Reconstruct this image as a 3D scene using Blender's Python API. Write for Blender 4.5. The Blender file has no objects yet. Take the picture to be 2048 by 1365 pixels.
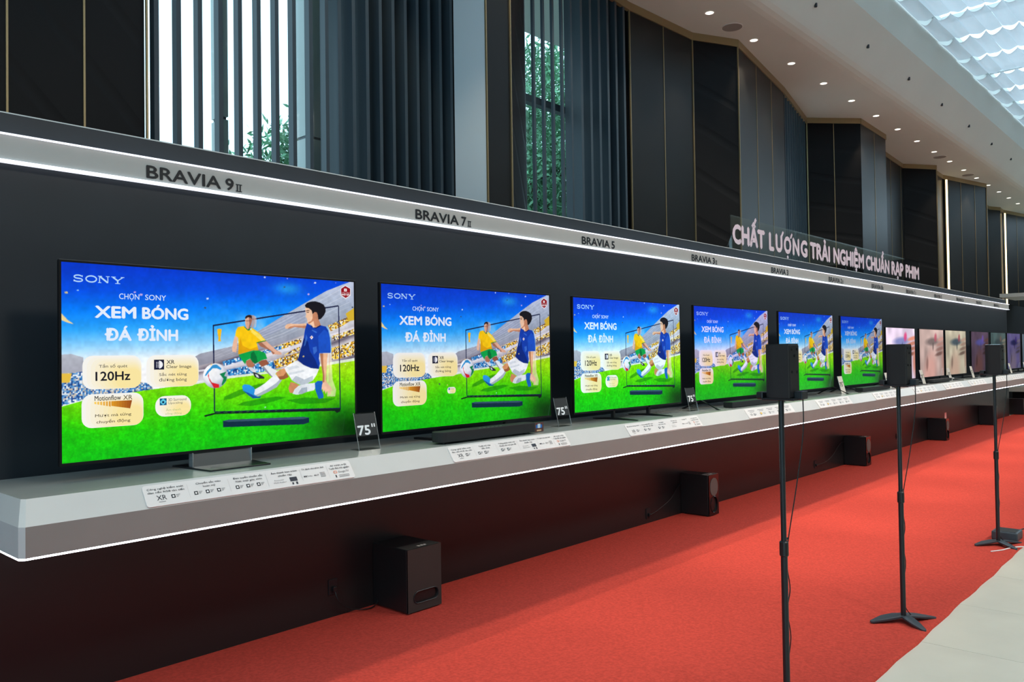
import bpy, bmesh, math, random
import numpy as np
from mathutils import Vector, Matrix

random.seed(7)
rng = np.random.default_rng(7)
scene = bpy.context.scene
COL = scene.collection

# ------------------------------------------------------------------ camera
cam_data = bpy.data.cameras.new('camera')
cam = bpy.data.objects.new('camera', cam_data)
COL.objects.link(cam)
scene.camera = cam
F_PX = 1621.14
cam_data.sensor_width = 36.0
cam_data.lens = F_PX / 2048.0 * 36.0
cam_data.clip_start = 0.05
cam_data.clip_end = 300
_yaw, _pit, _rol = [math.radians(a) for a in (47.82975, 1.02892, -0.82055)]
_fw = Vector((math.sin(_yaw) * math.cos(_pit), math.cos(_yaw) * math.cos(_pit), math.sin(_pit)))
_r0 = Vector((math.cos(_yaw), -math.sin(_yaw), 0))
_u0 = _r0.cross(_fw)
_rt = _r0 * math.cos(_rol) + _u0 * math.sin(_rol)
_up = -_r0 * math.sin(_rol) + _u0 * math.cos(_rol)
_m = Matrix((_rt, _up, -_fw)).transposed().to_4x4()
_m.translation = Vector((0, -4.43745, 1.68207))
cam.matrix_world = _m

# ------------------------------------------------------------------ exposure, world, daylight
scene.view_settings.view_transform = 'Standard'
scene.view_settings.look = 'None'
scene.view_settings.gamma = 1.0
scene.view_settings.use_curve_mapping = False
scene.view_settings.exposure = 0.0
scene.cycles.max_bounces = 6
scene.cycles.diffuse_bounces = 4
scene.cycles.glossy_bounces = 3
scene.cycles.transparent_max_bounces = 12
scene.cycles.caustics_reflective = False
scene.cycles.caustics_refractive = False

world = bpy.data.worlds.new('overcast_sky')
scene.world = world
world.use_nodes = True
_bg = world.node_tree.nodes['Background']
_bg.inputs['Color'].default_value = (0.60, 0.83, 1.0, 1)
_bg.inputs['Strength'].default_value = 2.9


def portal(name, loc, rot, sx, sy):
    l = bpy.data.lights.new(name, 'AREA')
    l.shape = 'RECTANGLE'
    l.size = sx
    l.size_y = sy
    l.cycles.is_portal = True
    o = bpy.data.objects.new(name, l)
    o.location = loc
    o.rotation_euler = rot
    COL.objects.link(o)
    return o


portal('skylight_portal', (13.0, -4.4, 7.35), (0, 0, 0), 38.0, 7.7)
portal('glazing_portal', (-8.9, -6.5, 3.0), (0, math.radians(-90), 0), 6.0, 13.0)

# ------------------------------------------------------------------ materials
MATS = {}


def mat(name, col, rough=0.5, metal=0.0, emit=None, estr=0.0, spec=0.5, noise=0.0, nscale=8.0, bump=0.0,
        bscale=60.0, trans=0.0, alpha=1.0, coat=0.0, wave=0.0, sheen=0.0, ior=1.45):
    if name in MATS:
        return MATS[name]
    m = bpy.data.materials.new(name)
    m.use_nodes = True
    nt = m.node_tree
    b = nt.nodes['Principled BSDF']
    b.inputs['Base Color'].default_value = (*col, 1)
    b.inputs['Roughness'].default_value = rough
    b.inputs['Metallic'].default_value = metal
    b.inputs['Specular IOR Level'].default_value = spec
    b.inputs['IOR'].default_value = ior
    b.inputs['Coat Weight'].default_value = coat
    b.inputs['Sheen Weight'].default_value = sheen
    if trans:
        b.inputs['Transmission Weight'].default_value = trans
    if emit:
        b.inputs['Emission Color'].default_value = (*emit, 1)
        b.inputs['Emission Strength'].default_value = estr
    tc = nt.nodes.new('ShaderNodeTexCoord')
    if noise:
        n = nt.nodes.new('ShaderNodeTexNoise')
        n.inputs['Scale'].default_value = nscale
        n.inputs['Detail'].default_value = 6
        nt.links.new(tc.outputs['Object'], n.inputs['Vector'])
        r = nt.nodes.new('ShaderNodeValToRGB')
        r.color_ramp.elements[0].position = 0.3
        r.color_ramp.elements[1].position = 0.7
        r.color_ramp.elements[0].color = (*[c * (1 - noise) for c in col], 1)
        r.color_ramp.elements[1].color = (*[min(1, c * (1 + noise)) for c in col], 1)
        nt.links.new(n.outputs['Fac'], r.inputs['Fac'])
        nt.links.new(r.outputs['Color'], b.inputs['Base Color'])
    if bump:
        n2 = nt.nodes.new('ShaderNodeTexNoise')
        n2.inputs['Scale'].default_value = bscale
        n2.inputs['Detail'].default_value = 4
        nt.links.new(tc.outputs['Object'], n2.inputs['Vector'])
        bp = nt.nodes.new('ShaderNodeBump')
        bp.inputs['Strength'].default_value = bump
        bp.inputs['Distance'].default_value = 0.01
        nt.links.new(n2.outputs['Fac'], bp.inputs['Height'])
        nt.links.new(bp.outputs['Normal'], b.inputs['Normal'])
    if wave:
        w = nt.nodes.new('ShaderNodeTexWave')
        w.wave_type = 'BANDS'
        w.bands_direction = 'DIAGONAL'
        w.inputs['Scale'].default_value = 1.1
        w.inputs['Distortion'].default_value = 3.5
        w.inputs['Detail'].default_value = 0.5
        w.inputs['Detail Scale'].default_value = 0.35
        nt.links.new(tc.outputs['Object'], w.inputs['Vector'])
        rr = nt.nodes.new('ShaderNodeValToRGB')
        rr.color_ramp.elements[0].position = 0.0
        rr.color_ramp.elements[0].color = (0, 0, 0, 1)
        rr.color_ramp.elements[1].position = 0.12
        rr.color_ramp.elements[1].color = (1, 1, 1, 1)
        nt.links.new(w.outputs['Fac'], rr.inputs['Fac'])
        bp = nt.nodes.new('ShaderNodeBump')
        bp.inputs['Strength'].default_value = wave
        bp.inputs['Distance'].default_value = 0.02
        nt.links.new(rr.outputs['Color'], bp.inputs['Height'])
        nt.links.new(bp.outputs['Normal'], b.inputs['Normal'])
    MATS[name] = m
    return m


def print_mat(name, rough=0.45):
    """flat print: colour comes from the lettering's own colour attribute"""
    m = mat(name, (1, 1, 1), rough)
    nt = m.node_tree
    a = nt.nodes.new('ShaderNodeAttribute')
    a.attribute_name = 'ink'
    nt.links.new(a.outputs['Color'], nt.nodes['Principled BSDF'].inputs['Base Color'])
    return m


def screen_mat(name, tint=(1, 1, 1), strength=1.0, lift=0.0, rough=0.12, spec=0.5):
    """lit television panel: the picture glows, the glass over it mirrors the hall"""
    m = mat(name, (0.004, 0.004, 0.005), rough, spec=spec)
    nt = m.node_tree
    b = nt.nodes['Principled BSDF']
    a = nt.nodes.new('ShaderNodeAttribute')
    a.attribute_name = 'ink'
    mx = nt.nodes.new('ShaderNodeMix')
    mx.data_type = 'RGBA'
    mx.blend_type = 'MULTIPLY'
    mx.inputs[0].default_value = 1.0
    nt.links.new(a.outputs['Color'], mx.inputs[6])
    mx.inputs[7].default_value = (*tint, 1)
    nt.links.new(mx.outputs[2], b.inputs['Emission Color'])
    b.inputs['Emission Strength'].default_value = strength
    m.cycles.emission_sampling = 'NONE'
    return m


M = dict(
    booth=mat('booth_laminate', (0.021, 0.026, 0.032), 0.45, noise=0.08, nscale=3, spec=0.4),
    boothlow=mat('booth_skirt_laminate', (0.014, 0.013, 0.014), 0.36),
    fascia=mat('fascia_paint', (0.43, 0.425, 0.40), 0.55, noise=0.03, nscale=2),
    ledge=mat('ledge_paint', (0.55, 0.555, 0.54), 0.36, noise=0.02, nscale=5),
    ledgetop=mat('ledge_top_grey', (0.27, 0.30, 0.29), 0.22, noise=0.03, nscale=4),  # greyer and darker than the sloped edge
    ledgefront=mat('ledge_front_taupe', (0.28, 0.265, 0.25), 0.45, noise=0.03, nscale=3),  # browner and darker than the sloped edge
    led=mat('led_strip_light', (0.9, 0.9, 1), 0.4, emit=(0.82, 0.88, 1.0), estr=1.3),
    ledunder=mat('ledge_led_light', (0.9, 0.9, 1), 0.4, emit=(0.90, 0.92, 1.0), estr=12.0),
    warmled=mat('warm_led_light', (1, 0.9, 0.7), 0.4, emit=(1.0, 0.72, 0.34), estr=3.2),
    carpet=mat('red_carpet_pile', (0.56, 0.066, 0.046), 0.95, spec=0.1, noise=0.16, nscale=55, bump=0.5, bscale=260),
    marble=mat('pale_marble', (0.70, 0.655, 0.55), 0.22, noise=0.07, nscale=1.6),
    grout=mat('floor_joint', (0.42, 0.41, 0.37), 0.7),
    panel=mat('dark_bronze_panel', (0.013, 0.013, 0.013), 0.36, noise=0.12, nscale=2, spec=0.22),
    wavepanel=mat('dark_carved_panel', (0.006, 0.006, 0.007), 0.42, wave=0.14, spec=0.15),
    fin=mat('dark_steel_fin', (0.026, 0.042, 0.056), 0.38),
    daylitpanel=mat('daylight_tinted_panel', (0.68, 0.75, 0.79), 0.30),  # pale colour carries the daylight falling on this return face
    gold=mat('brass_trim', (0.34, 0.25, 0.13), 0.36, metal=0.55),
    white=mat('white_ceiling_paint', (0.57, 0.60, 0.555), 0.75, noise=0.02, nscale=1),
    backing=mat('dark_backing', (0.004, 0.004, 0.005), 0.8, spec=0.2),
    black=mat('black_plastic', (0.010, 0.010, 0.011), 0.38),
    satin=mat('black_satin_metal', (0.018, 0.020, 0.023), 0.34, metal=0.2),
    gloss=mat('black_gloss', (0.006, 0.006, 0.007), 0.10),
    rim=mat('television_rim', (0.012, 0.012, 0.014), 0.30, metal=0.3),
    steel=mat('brushed_dark_steel', (0.26, 0.28, 0.29), 0.30, metal=0.85),
    edge=mat('bright_steel_edge', (0.75, 0.77, 0.78), 0.25, metal=0.8),
    grille=mat('speaker_cloth', (0.020, 0.021, 0.022), 0.85, bump=0.5, bscale=500),
    plaque=mat('plaque_white', (0.74, 0.715, 0.70), 0.42),
    wcable=mat('white_cable', (0.80, 0.80, 0.78), 0.5),
    pale=mat('pale_paint', (0.55, 0.58, 0.56), 0.6),
    bark=mat('tree_bark', (0.10, 0.08, 0.055), 0.9, noise=0.3, nscale=12),
    leaf=mat('tree_leaf', (0.15, 0.36, 0.20), 0.5, noise=0.5, nscale=1.5),
    lamp=mat('downlight_lens', (1, 1, 1), 0.3, emit=(1.0, 0.93, 0.80), estr=3.0),
    lampring=mat('downlight_ring', (0.70, 0.69, 0.66), 0.4),
    mesh=mat('ceiling_grille', (0.24, 0.23, 0.21), 0.8),
    ink=print_mat('printed_ink'),
)


def glass_mat(name, col, gloss, tint=1.0):
    m = bpy.data.materials.new(name)
    m.use_nodes = True
    nt = m.node_tree
    nt.nodes.remove(nt.nodes['Principled BSDF'])
    out = nt.nodes['Material Output']
    t = nt.nodes.new('ShaderNodeBsdfTransparent')
    t.inputs['Color'].default_value = (*col, 1)
    g = nt.nodes.new('ShaderNodeBsdfGlossy')
    g.inputs['Roughness'].default_value = 0.03
    lw = nt.nodes.new('ShaderNodeLayerWeight')
    lw.inputs['Blend'].default_value = 0.5
    pw = nt.nodes.new('ShaderNodeMath')
    pw.operation = 'POWER'
    pw.inputs[1].default_value = 4.0
    nt.links.new(lw.outputs['Facing'], pw.inputs[0])
    ad = nt.nodes.new('ShaderNodeMath')
    ad.operation = 'MULTIPLY_ADD'
    ad.inputs[1].default_value = 0.6
    ad.inputs[2].default_value = gloss
    nt.links.new(pw.outputs[0], ad.inputs[0])
    mx = nt.nodes.new('ShaderNodeMixShader')
    nt.links.new(ad.outputs[0], mx.inputs[0])
    nt.links.new(t.outputs[0], mx.inputs[1])
    nt.links.new(g.outputs[0], mx.inputs[2])
    nt.links.new(mx.outputs[0], out.inputs['Surface'])
    return m


def cloth_mat(name):
    m = bpy.data.materials.new(name)
    m.use_nodes = True
    nt = m.node_tree
    nt.nodes.remove(nt.nodes['Principled BSDF'])
    out = nt.nodes['Material Output']
    d = nt.nodes.new('ShaderNodeBsdfDiffuse')
    d.inputs['Color'].default_value = (0.66, 0.70, 0.72, 1)
    tl = nt.nodes.new('ShaderNodeBsdfTranslucent')
    tl.inputs['Color'].default_value = (0.42, 0.465, 0.48, 1)
    tp = nt.nodes.new('ShaderNodeBsdfTransparent')
    tc = nt.nodes.new('ShaderNodeTexCoord')
    w = nt.nodes.new('ShaderNodeTexNoise')
    w.inputs['Scale'].default_value = 5.0
    nt.links.new(tc.outputs['Object'], w.inputs['Vector'])
    bp = nt.nodes.new('ShaderNodeBump')
    bp.inputs['Strength'].default_value = 0.35
    nt.links.new(w.outputs['Fac'], bp.inputs['Height'])
    nt.links.new(bp.outputs['Normal'], d.inputs['Normal'])
    a = nt.nodes.new('ShaderNodeMixShader')
    a.inputs[0].default_value = 0.55
    nt.links.new(d.outputs[0], a.inputs[1])
    nt.links.new(tl.outputs[0], a.inputs[2])
    b = nt.nodes.new('ShaderNodeMixShader')
    b.inputs[0].default_value = 0.04
    nt.links.new(a.outputs[0], b.inputs[1])
    nt.links.new(tp.outputs[0], b.inputs[2])
    nt.links.new(b.outputs[0], out.inputs['Surface'])
    return m


M['acrylic'] = glass_mat('clear_acrylic', (0.95, 0.97, 0.965), 0.06)
M['glass'] = glass_mat('window_glass', (0.86, 0.93, 0.93), 0.03)
M['cloth'] = cloth_mat('sheer_white_cloth')


# ------------------------------------------------------------------ mesh helpers
class MB:
    """collects faces in world coordinates; build() links them as ONE mesh object"""

    def __init__(s):
        s.v = []
        s.f = []

    def poly(s, pts):
        n = len(s.v)
        s.v += [tuple(p) for p in pts]
        s.f.append(tuple(range(n, n + len(pts))))
        return s

    def box(s, x0, x1, y0, y1, z0, z1):
        n = len(s.v)
        s.v += [(x, y, z) for z in (z0, z1) for x, y in ((x0, y0), (x1, y0), (x1, y1), (x0, y1))]
        s.f += [tuple(n + i for i in q) for q in ((3, 2, 1, 0), (4, 5, 6, 7), (0, 1, 5, 4), (1, 2, 6, 5), (2, 3, 7, 6), (3, 0, 4, 7))]
        return s

    def prism(s, pts2, a, b, axis='x'):
        """extrude a 2D outline along an axis; pts2 are the other two coordinates in order"""
        n = len(s.v)
        k = len(pts2)
        for t in (a, b):
            for p, q in pts2:
                s.v.append({'x': (t, p, q), 'y': (p, t, q), 'z': (p, q, t)}[axis])
        s.f.append(tuple(range(n + k - 1, n - 1, -1)))
        s.f.append(tuple(range(n + k, n + 2 * k)))
        for i in range(k):
            j = (i + 1) % k
            s.f.append((n + i, n + j, n + k + j, n + k + i))
        return s

    def slab(s, p, q, th, z0, z1, out=0.0):
        """upright slab from plan point p to q, thickness th behind the line (to the left of p->q)"""
        d = Vector((q[0] - p[0], q[1] - p[1]))
        n = Vector((-d.y, d.x)).normalized()
        a = Vector(p) - n * out
        b = Vector(q) - n * out
        c = Vector(q) + n * th
        e = Vector(p) + n * th
        return s.prism([(a.x, a.y), (b.x, b.y), (c.x, c.y), (e.x, e.y)], z0, z1, 'z')

    def tube(s, pts, r, seg=8, cap=True):
        pts = [Vector(p) for p in pts]
        rr = r if isinstance(r, (list, tuple)) else [r] * len(pts)
        n0 = len(s.v)
        prev = None
        for i, p in enumerate(pts):
            d = (pts[min(i + 1, len(pts) - 1)] - pts[max(i - 1, 0)]).normalized()
            ref = Vector((0, 0, 1)) if abs(d.z) < 0.9 else Vector((1, 0, 0))
            a = d.cross(ref).normalized() if prev is None else (prev - d * prev.dot(d)).normalized()
            prev = a
            b = d.cross(a)
            for k in range(seg):
                t = 2 * math.pi * k / seg
                s.v.append(tuple(p + (a * math.cos(t) + b * math.sin(t)) * rr[i]))
        for i in range(len(pts) - 1):
            for k in range(seg):
                k2 = (k + 1) % seg
                s.f.append((n0 + i * seg + k, n0 + i * seg + k2, n0 + (i + 1) * seg + k2, n0 + (i + 1) * seg + k))
        if cap:
            s.f.append(tuple(n0 + k for k in range(seg - 1, -1, -1)))
            s.f.append(tuple(n0 + (len(pts) - 1) * seg + k for k in range(seg)))
        return s

    def disc(s, c, r, axis, seg=20, r2=None):
        k = r2 or r
        pts = []
        for i in range(seg):
            t = 2 * math.pi * i / seg
            a, b = r * math.cos(t), k * math.sin(t)
            pts.append({'z': (c[0] + a, c[1] + b, c[2]), 'y': (c[0] + a, c[1], c[2] + b), 'x': (c[0], c[1] + a, c[2] + b)}[axis])
        return s.poly(pts)

    def build(s, name, m, parent=None, bevel=0.0, smooth=False, seg=2):
        me = bpy.data.meshes.new(name)
        off = Vector(parent.get('_base', (0, 0, 0))) if parent is not None else Vector((0, 0, 0))
        me.from_pydata([tuple(Vector(p) - off) for p in s.v], [], s.f)
        me.update()
        bm = bmesh.new()
        bm.from_mesh(me)
        bmesh.ops.recalc_face_normals(bm, faces=bm.faces)
        bm.to_mesh(me)
        bm.free()
        me.materials.append(m)
        o = bpy.data.objects.new(name, me)
        COL.objects.link(o)
        if parent is not None:
            o.parent = parent
        if smooth:
            me.shade_smooth()
        if bevel:
            b = o.modifiers.new('bevel', 'BEVEL')
            b.width = bevel
            b.segments = seg
            b.limit_method = 'ANGLE'
        return o


BASES = []


def thing(name, label, cat, loc, group=None):
    o = bpy.data.objects.new(name, None)
    o.empty_display_size = 0.1
    o.location = loc
    COL.objects.link(o)
    o['label'] = label
    o['category'] = cat
    o['_base'] = tuple(loc)
    BASES.append(o)
    if group:
        o['group'] = group
    return o


def tag(o, label, cat, group=None):
    o['label'] = label
    o['category'] = cat
    if group:
        o['group'] = group
    return o


def struct(o, label=None):
    o['kind'] = 'structure'
    if label:
        o['label'] = label
    return o


def copy_tree(o, parent=None):
    c = o.copy()
    COL.objects.link(c)
    c.parent = parent
    for ch in o.children:
        copy_tree(ch, c)
    return c


# ------------------------------------------------------------------ flat print: polygons and lettering with ink colours
_glyph = {}


def glyphs(txt, bold):
    key = (txt, bold)
    if key not in _glyph:
        cu = bpy.data.curves.new('t', 'FONT')
        cu.body = txt
        cu.resolution_u = 3
        ob = bpy.data.objects.new('t', cu)
        COL.objects.link(ob)
        dg = bpy.context.evaluated_depsgraph_get()
        me = ob.evaluated_get(dg).to_mesh()
        vs = np.array([v.co[:2] for v in me.vertices])
        fs = [tuple(p.vertices) for p in me.polygons]
        ob.evaluated_get(dg).to_mesh_clear()
        bpy.data.objects.remove(ob)
        bpy.data.curves.remove(cu)
        if bold:   # heavier weight: the outline struck five times, a little apart
            n_ = len(vs)
            sh = [(0, 0), (bold, 0), (-bold, 0), (0, bold), (0, -bold)]
            fs = [tuple(i + q * n_ for i in f) for q in range(5) for f in fs]
            vs = np.concatenate([vs + np.array(d) for d in sh])
        _glyph[key] = (vs, fs)
    return _glyph[key]


def srgb(c):
    c = [x / 255.0 for x in c]
    return tuple(x / 12.92 if x <= 0.04045 else ((x + 0.055) / 1.055) ** 2.4 for x in c)


class Print:
    """flat lettering and marks in a 2D frame (u right, v down), mapped to 3D by fn(u, v, lift)"""

    def __init__(s, fn):
        s.fn = fn
        s.v = []
        s.f = []
        s.c = []
        s.n = 0

    def poly(s, pts, col, lift=None):
        s.n += 1
        l = lift if lift is not None else s.n * 0.00002
        n = len(s.v)
        s.v += [s.fn(u, v, l) for u, v in pts]
        s.f.append(tuple(range(n, n + len(pts))))
        s.c.append(srgb(col))
        return s

    def rect(s, u0, v0, u1, v1, col):
        return s.poly([(u0, v0), (u1, v0), (u1, v1), (u0, v1)], col)

    def rrect(s, u0, v0, u1, v1, ru, rv, col):
        pts = []
        for cx, cy, a0 in ((u1 - ru, v0 + rv, -90), (u1 - ru, v1 - rv, 0), (u0 + ru, v1 - rv, 90), (u0 + ru, v0 + rv, 180)):
            for k in range(6):
                a = math.radians(a0 + k * 18)
                pts.append((cx + ru * math.cos(a), cy + rv * math.sin(a)))
        return s.poly(pts, col)

    def line(s, pts, w, col, asp=1.0):
        for (a, b), (c, d) in zip(pts[:-1], pts[1:]):
            dx, dy = (c - a) * asp, d - b
            L = math.hypot(dx, dy) or 1
            nx, ny = -dy / L * w / asp, dx / L * w
            s.poly([(a + nx, b + ny), (c + nx, d + ny), (c - nx, d - ny), (a - nx, b - ny)], col)
        return s

    def text(s, txt, u0, v0, u1, v1, col, bold=0.0, ref=None):
        """lettering scaled to fill the box; ref gives the span of capital letters when marks reach above or below"""
        vs, fs = glyphs(txt, bold)
        rv, _ = glyphs(ref or txt, bold)
        x0, x1 = vs[:, 0].min(), vs[:, 0].max()
        y0, y1 = rv[:, 1].min(), rv[:, 1].max()
        s.n += 1
        l = s.n * 0.00002
        n = len(s.v)
        nb = len(vs) // 5 if bold else len(vs)
        for q_, (x, y) in enumerate(vs):
            s.v.append(s.fn(u0 + (x - x0) / (x1 - x0) * (u1 - u0), v1 - (y - y0) / (y1 - y0) * (v1 - v0), l + 0.00006 * (q_ // nb)))
        for f in fs:
            s.f.append(tuple(n + i for i in f))
            s.c.append(srgb(col))
        return s

    def mesh(s, name):
        me = bpy.data.meshes.new(name)
        me.from_pydata(s.v, [], s.f)
        at = me.color_attributes.new('ink', 'FLOAT_COLOR', 'CORNER')
        buf = np.ones((len(me.loops), 4), np.float32)
        i = 0
        for f, c in zip(s.f, s.c):
            buf[i:i + len(f), :3] = c
            i += len(f)
        at.data.foreach_set('color', buf.ravel())
        me.update()
        return me

    def build(s, name, m, parent=None):
        me = s.mesh(name)
        me.materials.append(m)
        o = bpy.data.objects.new(name, me)
        COL.objects.link(o)
        if parent is not None:
            me.transform(Matrix.Translation(-Vector(parent.get('_base', (0, 0, 0)))))
            o.parent = parent
        return o

# ================================================================== STRUCTURE
X_END = 44.0
# marble floor: a slab with the joints, and single tiles laid on it where they can be told apart
fl = struct(MB().box(-9, X_END, -14, 3, -0.30, -0.012).build('floor', M['grout']), 'pale polished marble floor of the hall')
TS = 0.9
tile_me = None
for i in range(18):
    for j in range(6):
        x, y = -0.35 + i * TS, -3.75 - j * TS
        if tile_me is None:
            o = MB().box(0.0015, TS - 0.0015, 0.0015, TS - 0.0015, -0.012, 0).build('tile', M['marble'])
            tile_me = o.data
        else:
            o = bpy.data.objects.new('tile', tile_me)
            COL.objects.link(o)
        o.location = (x, y, 0)
        o.parent = fl
rest = MB()
rest.box(-9, X_END, -2.848, 3, -0.012, -0.001)
rest.box(-9, -0.352, -8.252, -2.852, -0.012, 0)
rest.box(-0.35 + 18 * TS + 0.002, X_END, -8.252, -2.852, -0.012, 0)
rest.box(-9, X_END, -14, -8.256, -0.012, 0)
rest.build('marble_field', M['marble'], fl)

# ceiling: flat soffit, soft bend, slope and skylight kerb, run along the hall as one section
prof = [(2.6, 6.0), (0.16, 6.0), (0.08, 6.004), (0.01, 6.018), (-0.05, 6.046), (-0.10, 6.090), (-0.14, 6.142), (-0.46, 6.60), (-0.52, 7.10), (-0.55, 7.40)]
c = MB()
back = [(y + (0.05 if z > 6.05 else 0.0), z + 0.05) for y, z in reversed(prof)]
ceil = c.prism(prof + back, -9, X_END, 'x').build('ceiling', M['white'])
struct(ceil, 'white painted ceiling soffit bending up to the skylight')
ceil2 = MB().box(-9, X_END, -14, -8.2, 6.3, 6.4).build('ceiling_far_side', M['white'])
struct(ceil2, 'white ceiling on the far side of the skylight')
MB().box(-9, X_END, -8.25, -8.2, 6.4, 7.40).build('kerb', M['white'], ceil2)
struct(MB().box(-9, X_END, -14.2, -14, 0, 6.4).build('wall_front', mat('opposite_wall_paint', (0.20, 0.185, 0.17), 0.6)), 'plain wall on the opposite side of the hall')
struct(MB().box(X_END, X_END + 0.2, -14, 3, 0, 7.4).build('wall_right', M['backing']), 'dark wall at the far end of the hall')
# skylight bars
sk = struct(MB().box(-9, X_END, -0.60, -0.55, 7.40, 7.50).build('trim_1', M['pale']), 'metal frame of the roof skylight')
for k in range(14):
    x = -6 + k * 3.6
    MB().box(x, x + 0.08, -8.2, -0.60, 7.42, 7.52).build('bar', M['pale'], sk)

# ---- folded building wall: plan line, each face clad with upright panels
ZW = 6.0
faces = [  # (p, q, kind, seams)
    ((-8.9, 0.40), (-3.2, 0.86), 'wave', [0.16, 0.32, 0.48, 0.64, 0.82]),
    ((-3.2, 0.86), (-2.9, 0.45), 'panel', []),
    ((-2.9, 0.45), (2.33, 0.90), 'wave', [0.28, 0.42, 0.56, 0.70, 0.842, 0.925]),
    ((2.33, 0.90), (5.34, 1.10), 'fins1', []),
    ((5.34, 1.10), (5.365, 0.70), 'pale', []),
    ((5.365, 0.70), (5.70, 0.70), 'panel', []),
    ((5.70, 0.70), (6.20, 0.95), 'wave', []),
    ((6.20, 0.95), (8.32, 1.09), 'fins2', []),
    ((8.32, 1.09), (9.71, 1.01), 'panel', [0.52]),
    ((9.71, 1.01), (10.37, 0.68), 'wave', []),
    ((10.37, 0.68), (12.77, 1.07), 'panel', [0.36, 0.69]),
    ((12.77, 1.07), (14.74, 1.50), 'fins3', []),
    ((14.74, 1.50), (15.50, 0.79), 'wave', [0.50]),
    ((15.50, 0.79), (17.05, 0.83), 'panel', [0.52]),
    ((17.05, 0.83), (17.15, 1.22), 'panel', []),
    ((17.15, 1.22), (20.00, 1.38), 'panel', [0.3, 0.62, 0.93]),
    ((20.00, 1.38), (20.74, 0.86), 'wave', []),
    ((20.74, 0.86), (20.90, 1.00), 'panel', []),
    ((20.90, 1.00), (21.99, 1.04), 'panel', [0.5]),
    ((21.99, 1.04), (24.04, 0.52), 'panel', [0.40, 0.72]),
    ((24.04, 0.52), (24.20, 1.00), 'panel', []),
    ((24.20, 1.00), (27.89, 1.26), 'panel', [0.33, 0.66]),
    ((27.89, 1.26), (28.36, 1.05), 'panel', []),
    ((28.36, 1.05), (28.93, 1.09), 'panel', []),
    ((28.93, 1.09), (31.00, 0.64), 'panel', [0.45, 0.8]),
    ((31.00, 0.64), (31.15, 1.05), 'panel', []),
    ((31.15, 1.05), (36.00, 1.30), 'panel', [0.25, 0.5, 0.75]),
    ((36.00, 1.30), (36.8, 0.7), 'panel', []),
    ((36.8, 0.7), (43.9, 1.2), 'panel', [0.2, 0.4, 0.6, 0.8]),
]
bk = MB()
for p, q, kind, seams in faces:
    if not kind.startswith('fins'):
        bk.slab(p, q, 0.10, 0, ZW)
wall = bk.build('wall_back', M['backing'])
struct(wall, 'folded dark building wall of panels and fins behind the display booth')
# shift the backing behind the cladding
wall.location = (0, 0.03, 0)


def lerp(p, q, t):
    return (p[0] + (q[0] - p[0]) * t, p[1] + (q[1] - p[1]) * t)


def wpart(mb, name, m, **k):
    wall['_base'] = (0, 0.03, 0)
    return mb.build(name, m, wall, **k)


wtrim = []
for p, q, kind, seams in faces:
    L = math.hypot(q[0] - p[0], q[1] - p[1])
    if not kind.startswith('fins'):
        ts = [0] + seams + [1]
        for a, b in zip(ts[:-1], ts[1:]):
            g = 0.006 / L
            wpart(MB().slab(lerp(p, q, a + g), lerp(p, q, b - g), 0.025, 0, ZW - 0.10), 'wall_panel', M[{'wave': 'wavepanel', 'pale': 'daylitpanel'}.get(kind, 'panel')])
        for a in seams:
            g = 0.006 / L
            wpart(MB().slab(lerp(p, q, a - g), lerp(p, q, a + g), 0.02, 0, ZW - 0.10, out=0.006), 'seam_strip', M['gold'])
    # brass moulding under the ceiling
    wpart(MB().slab(p, q, 0.03, ZW - 0.10, ZW, out=0.018), 'moulding', M['gold'])
# brass edge strips on the near corners and window edges
for x, y in ((5.365, 0.695), (5.70, 0.695), (8.32, 1.085), (10.37, 0.675), (9.71, 1.005), (2.335, 0.89), (14.74, 1.49), (20.74, 0.855), (24.04, 0.515)):
    wpart(MB().box(x - 0.006, x + 0.006, y - 0.010, y + 0.008, 0, ZW - 0.10), 'corner_strip', M['gold'])


# ---- fin screens with windows behind
def fins(p, q, step, depth, th, ang=0.0):
    L = math.hypot(q[0] - p[0], q[1] - p[1])
    d = Vector((q[0] - p[0], q[1] - p[1])).normalized()
    nrm = Vector((-d.y, d.x))
    nrm.rotate(Matrix.Rotation(ang, 2))
    t2 = Vector((nrm.y, -nrm.x)) * th / 2
    k = 0
    s = step * 0.25
    while s < L - 0.02:
        a = Vector(p) + d * s
        b = a + nrm * depth
        pts = [a - t2, a + t2, b + t2, b - t2]
        wpart(MB().prism([tuple(v) for v in pts], 0, ZW - 0.02, 'z'), 'fin', M['fin'])
        s += step
        k += 1


fins((2.37, 0.905), (3.90, 1.0), 0.158, 0.060, 0.034)
fins((3.92, 1.0), (5.36, 1.095), 0.150, 0.20, 0.040, math.radians(8))
fins((6.16, 0.955), (7.16, 1.01), 0.170, 0.030, 0.032)
fins((7.20, 1.01), (8.28, 1.085), 0.19, 0.22, 0.045)
fins((12.80, 1.08), (14.70, 1.49), 0.20, 0.05, 0.040)

# solid wall behind the closed part of the fin screens
WB = struct(MB().box(4.12, 5.6, 1.36, 1.46, 0, ZW).build('wall_behind_fins', M['panel']), 'dark wall closing the fin screen beside the window')
MB().box(5.56, 5.66, 0.80, 1.46, 0, ZW).build('side_wall', M['backing'], WB)
MB().box(7.75, 8.42, 1.36, 1.46, 0, ZW).build('infill_panel', M['panel'], WB)
MB().box(8.32, 8.42, 1.12, 1.46, 0, ZW).build('side_wall', M['backing'], WB)
MB().box(14.75, 15.6, 1.72, 1.82, 0, ZW).build('infill_panel', M['panel'], WB)
MB().box(12.5, 13.2, 1.74, 1.84, 0, ZW).build('infill_panel', M['backing'], WB)


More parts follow.
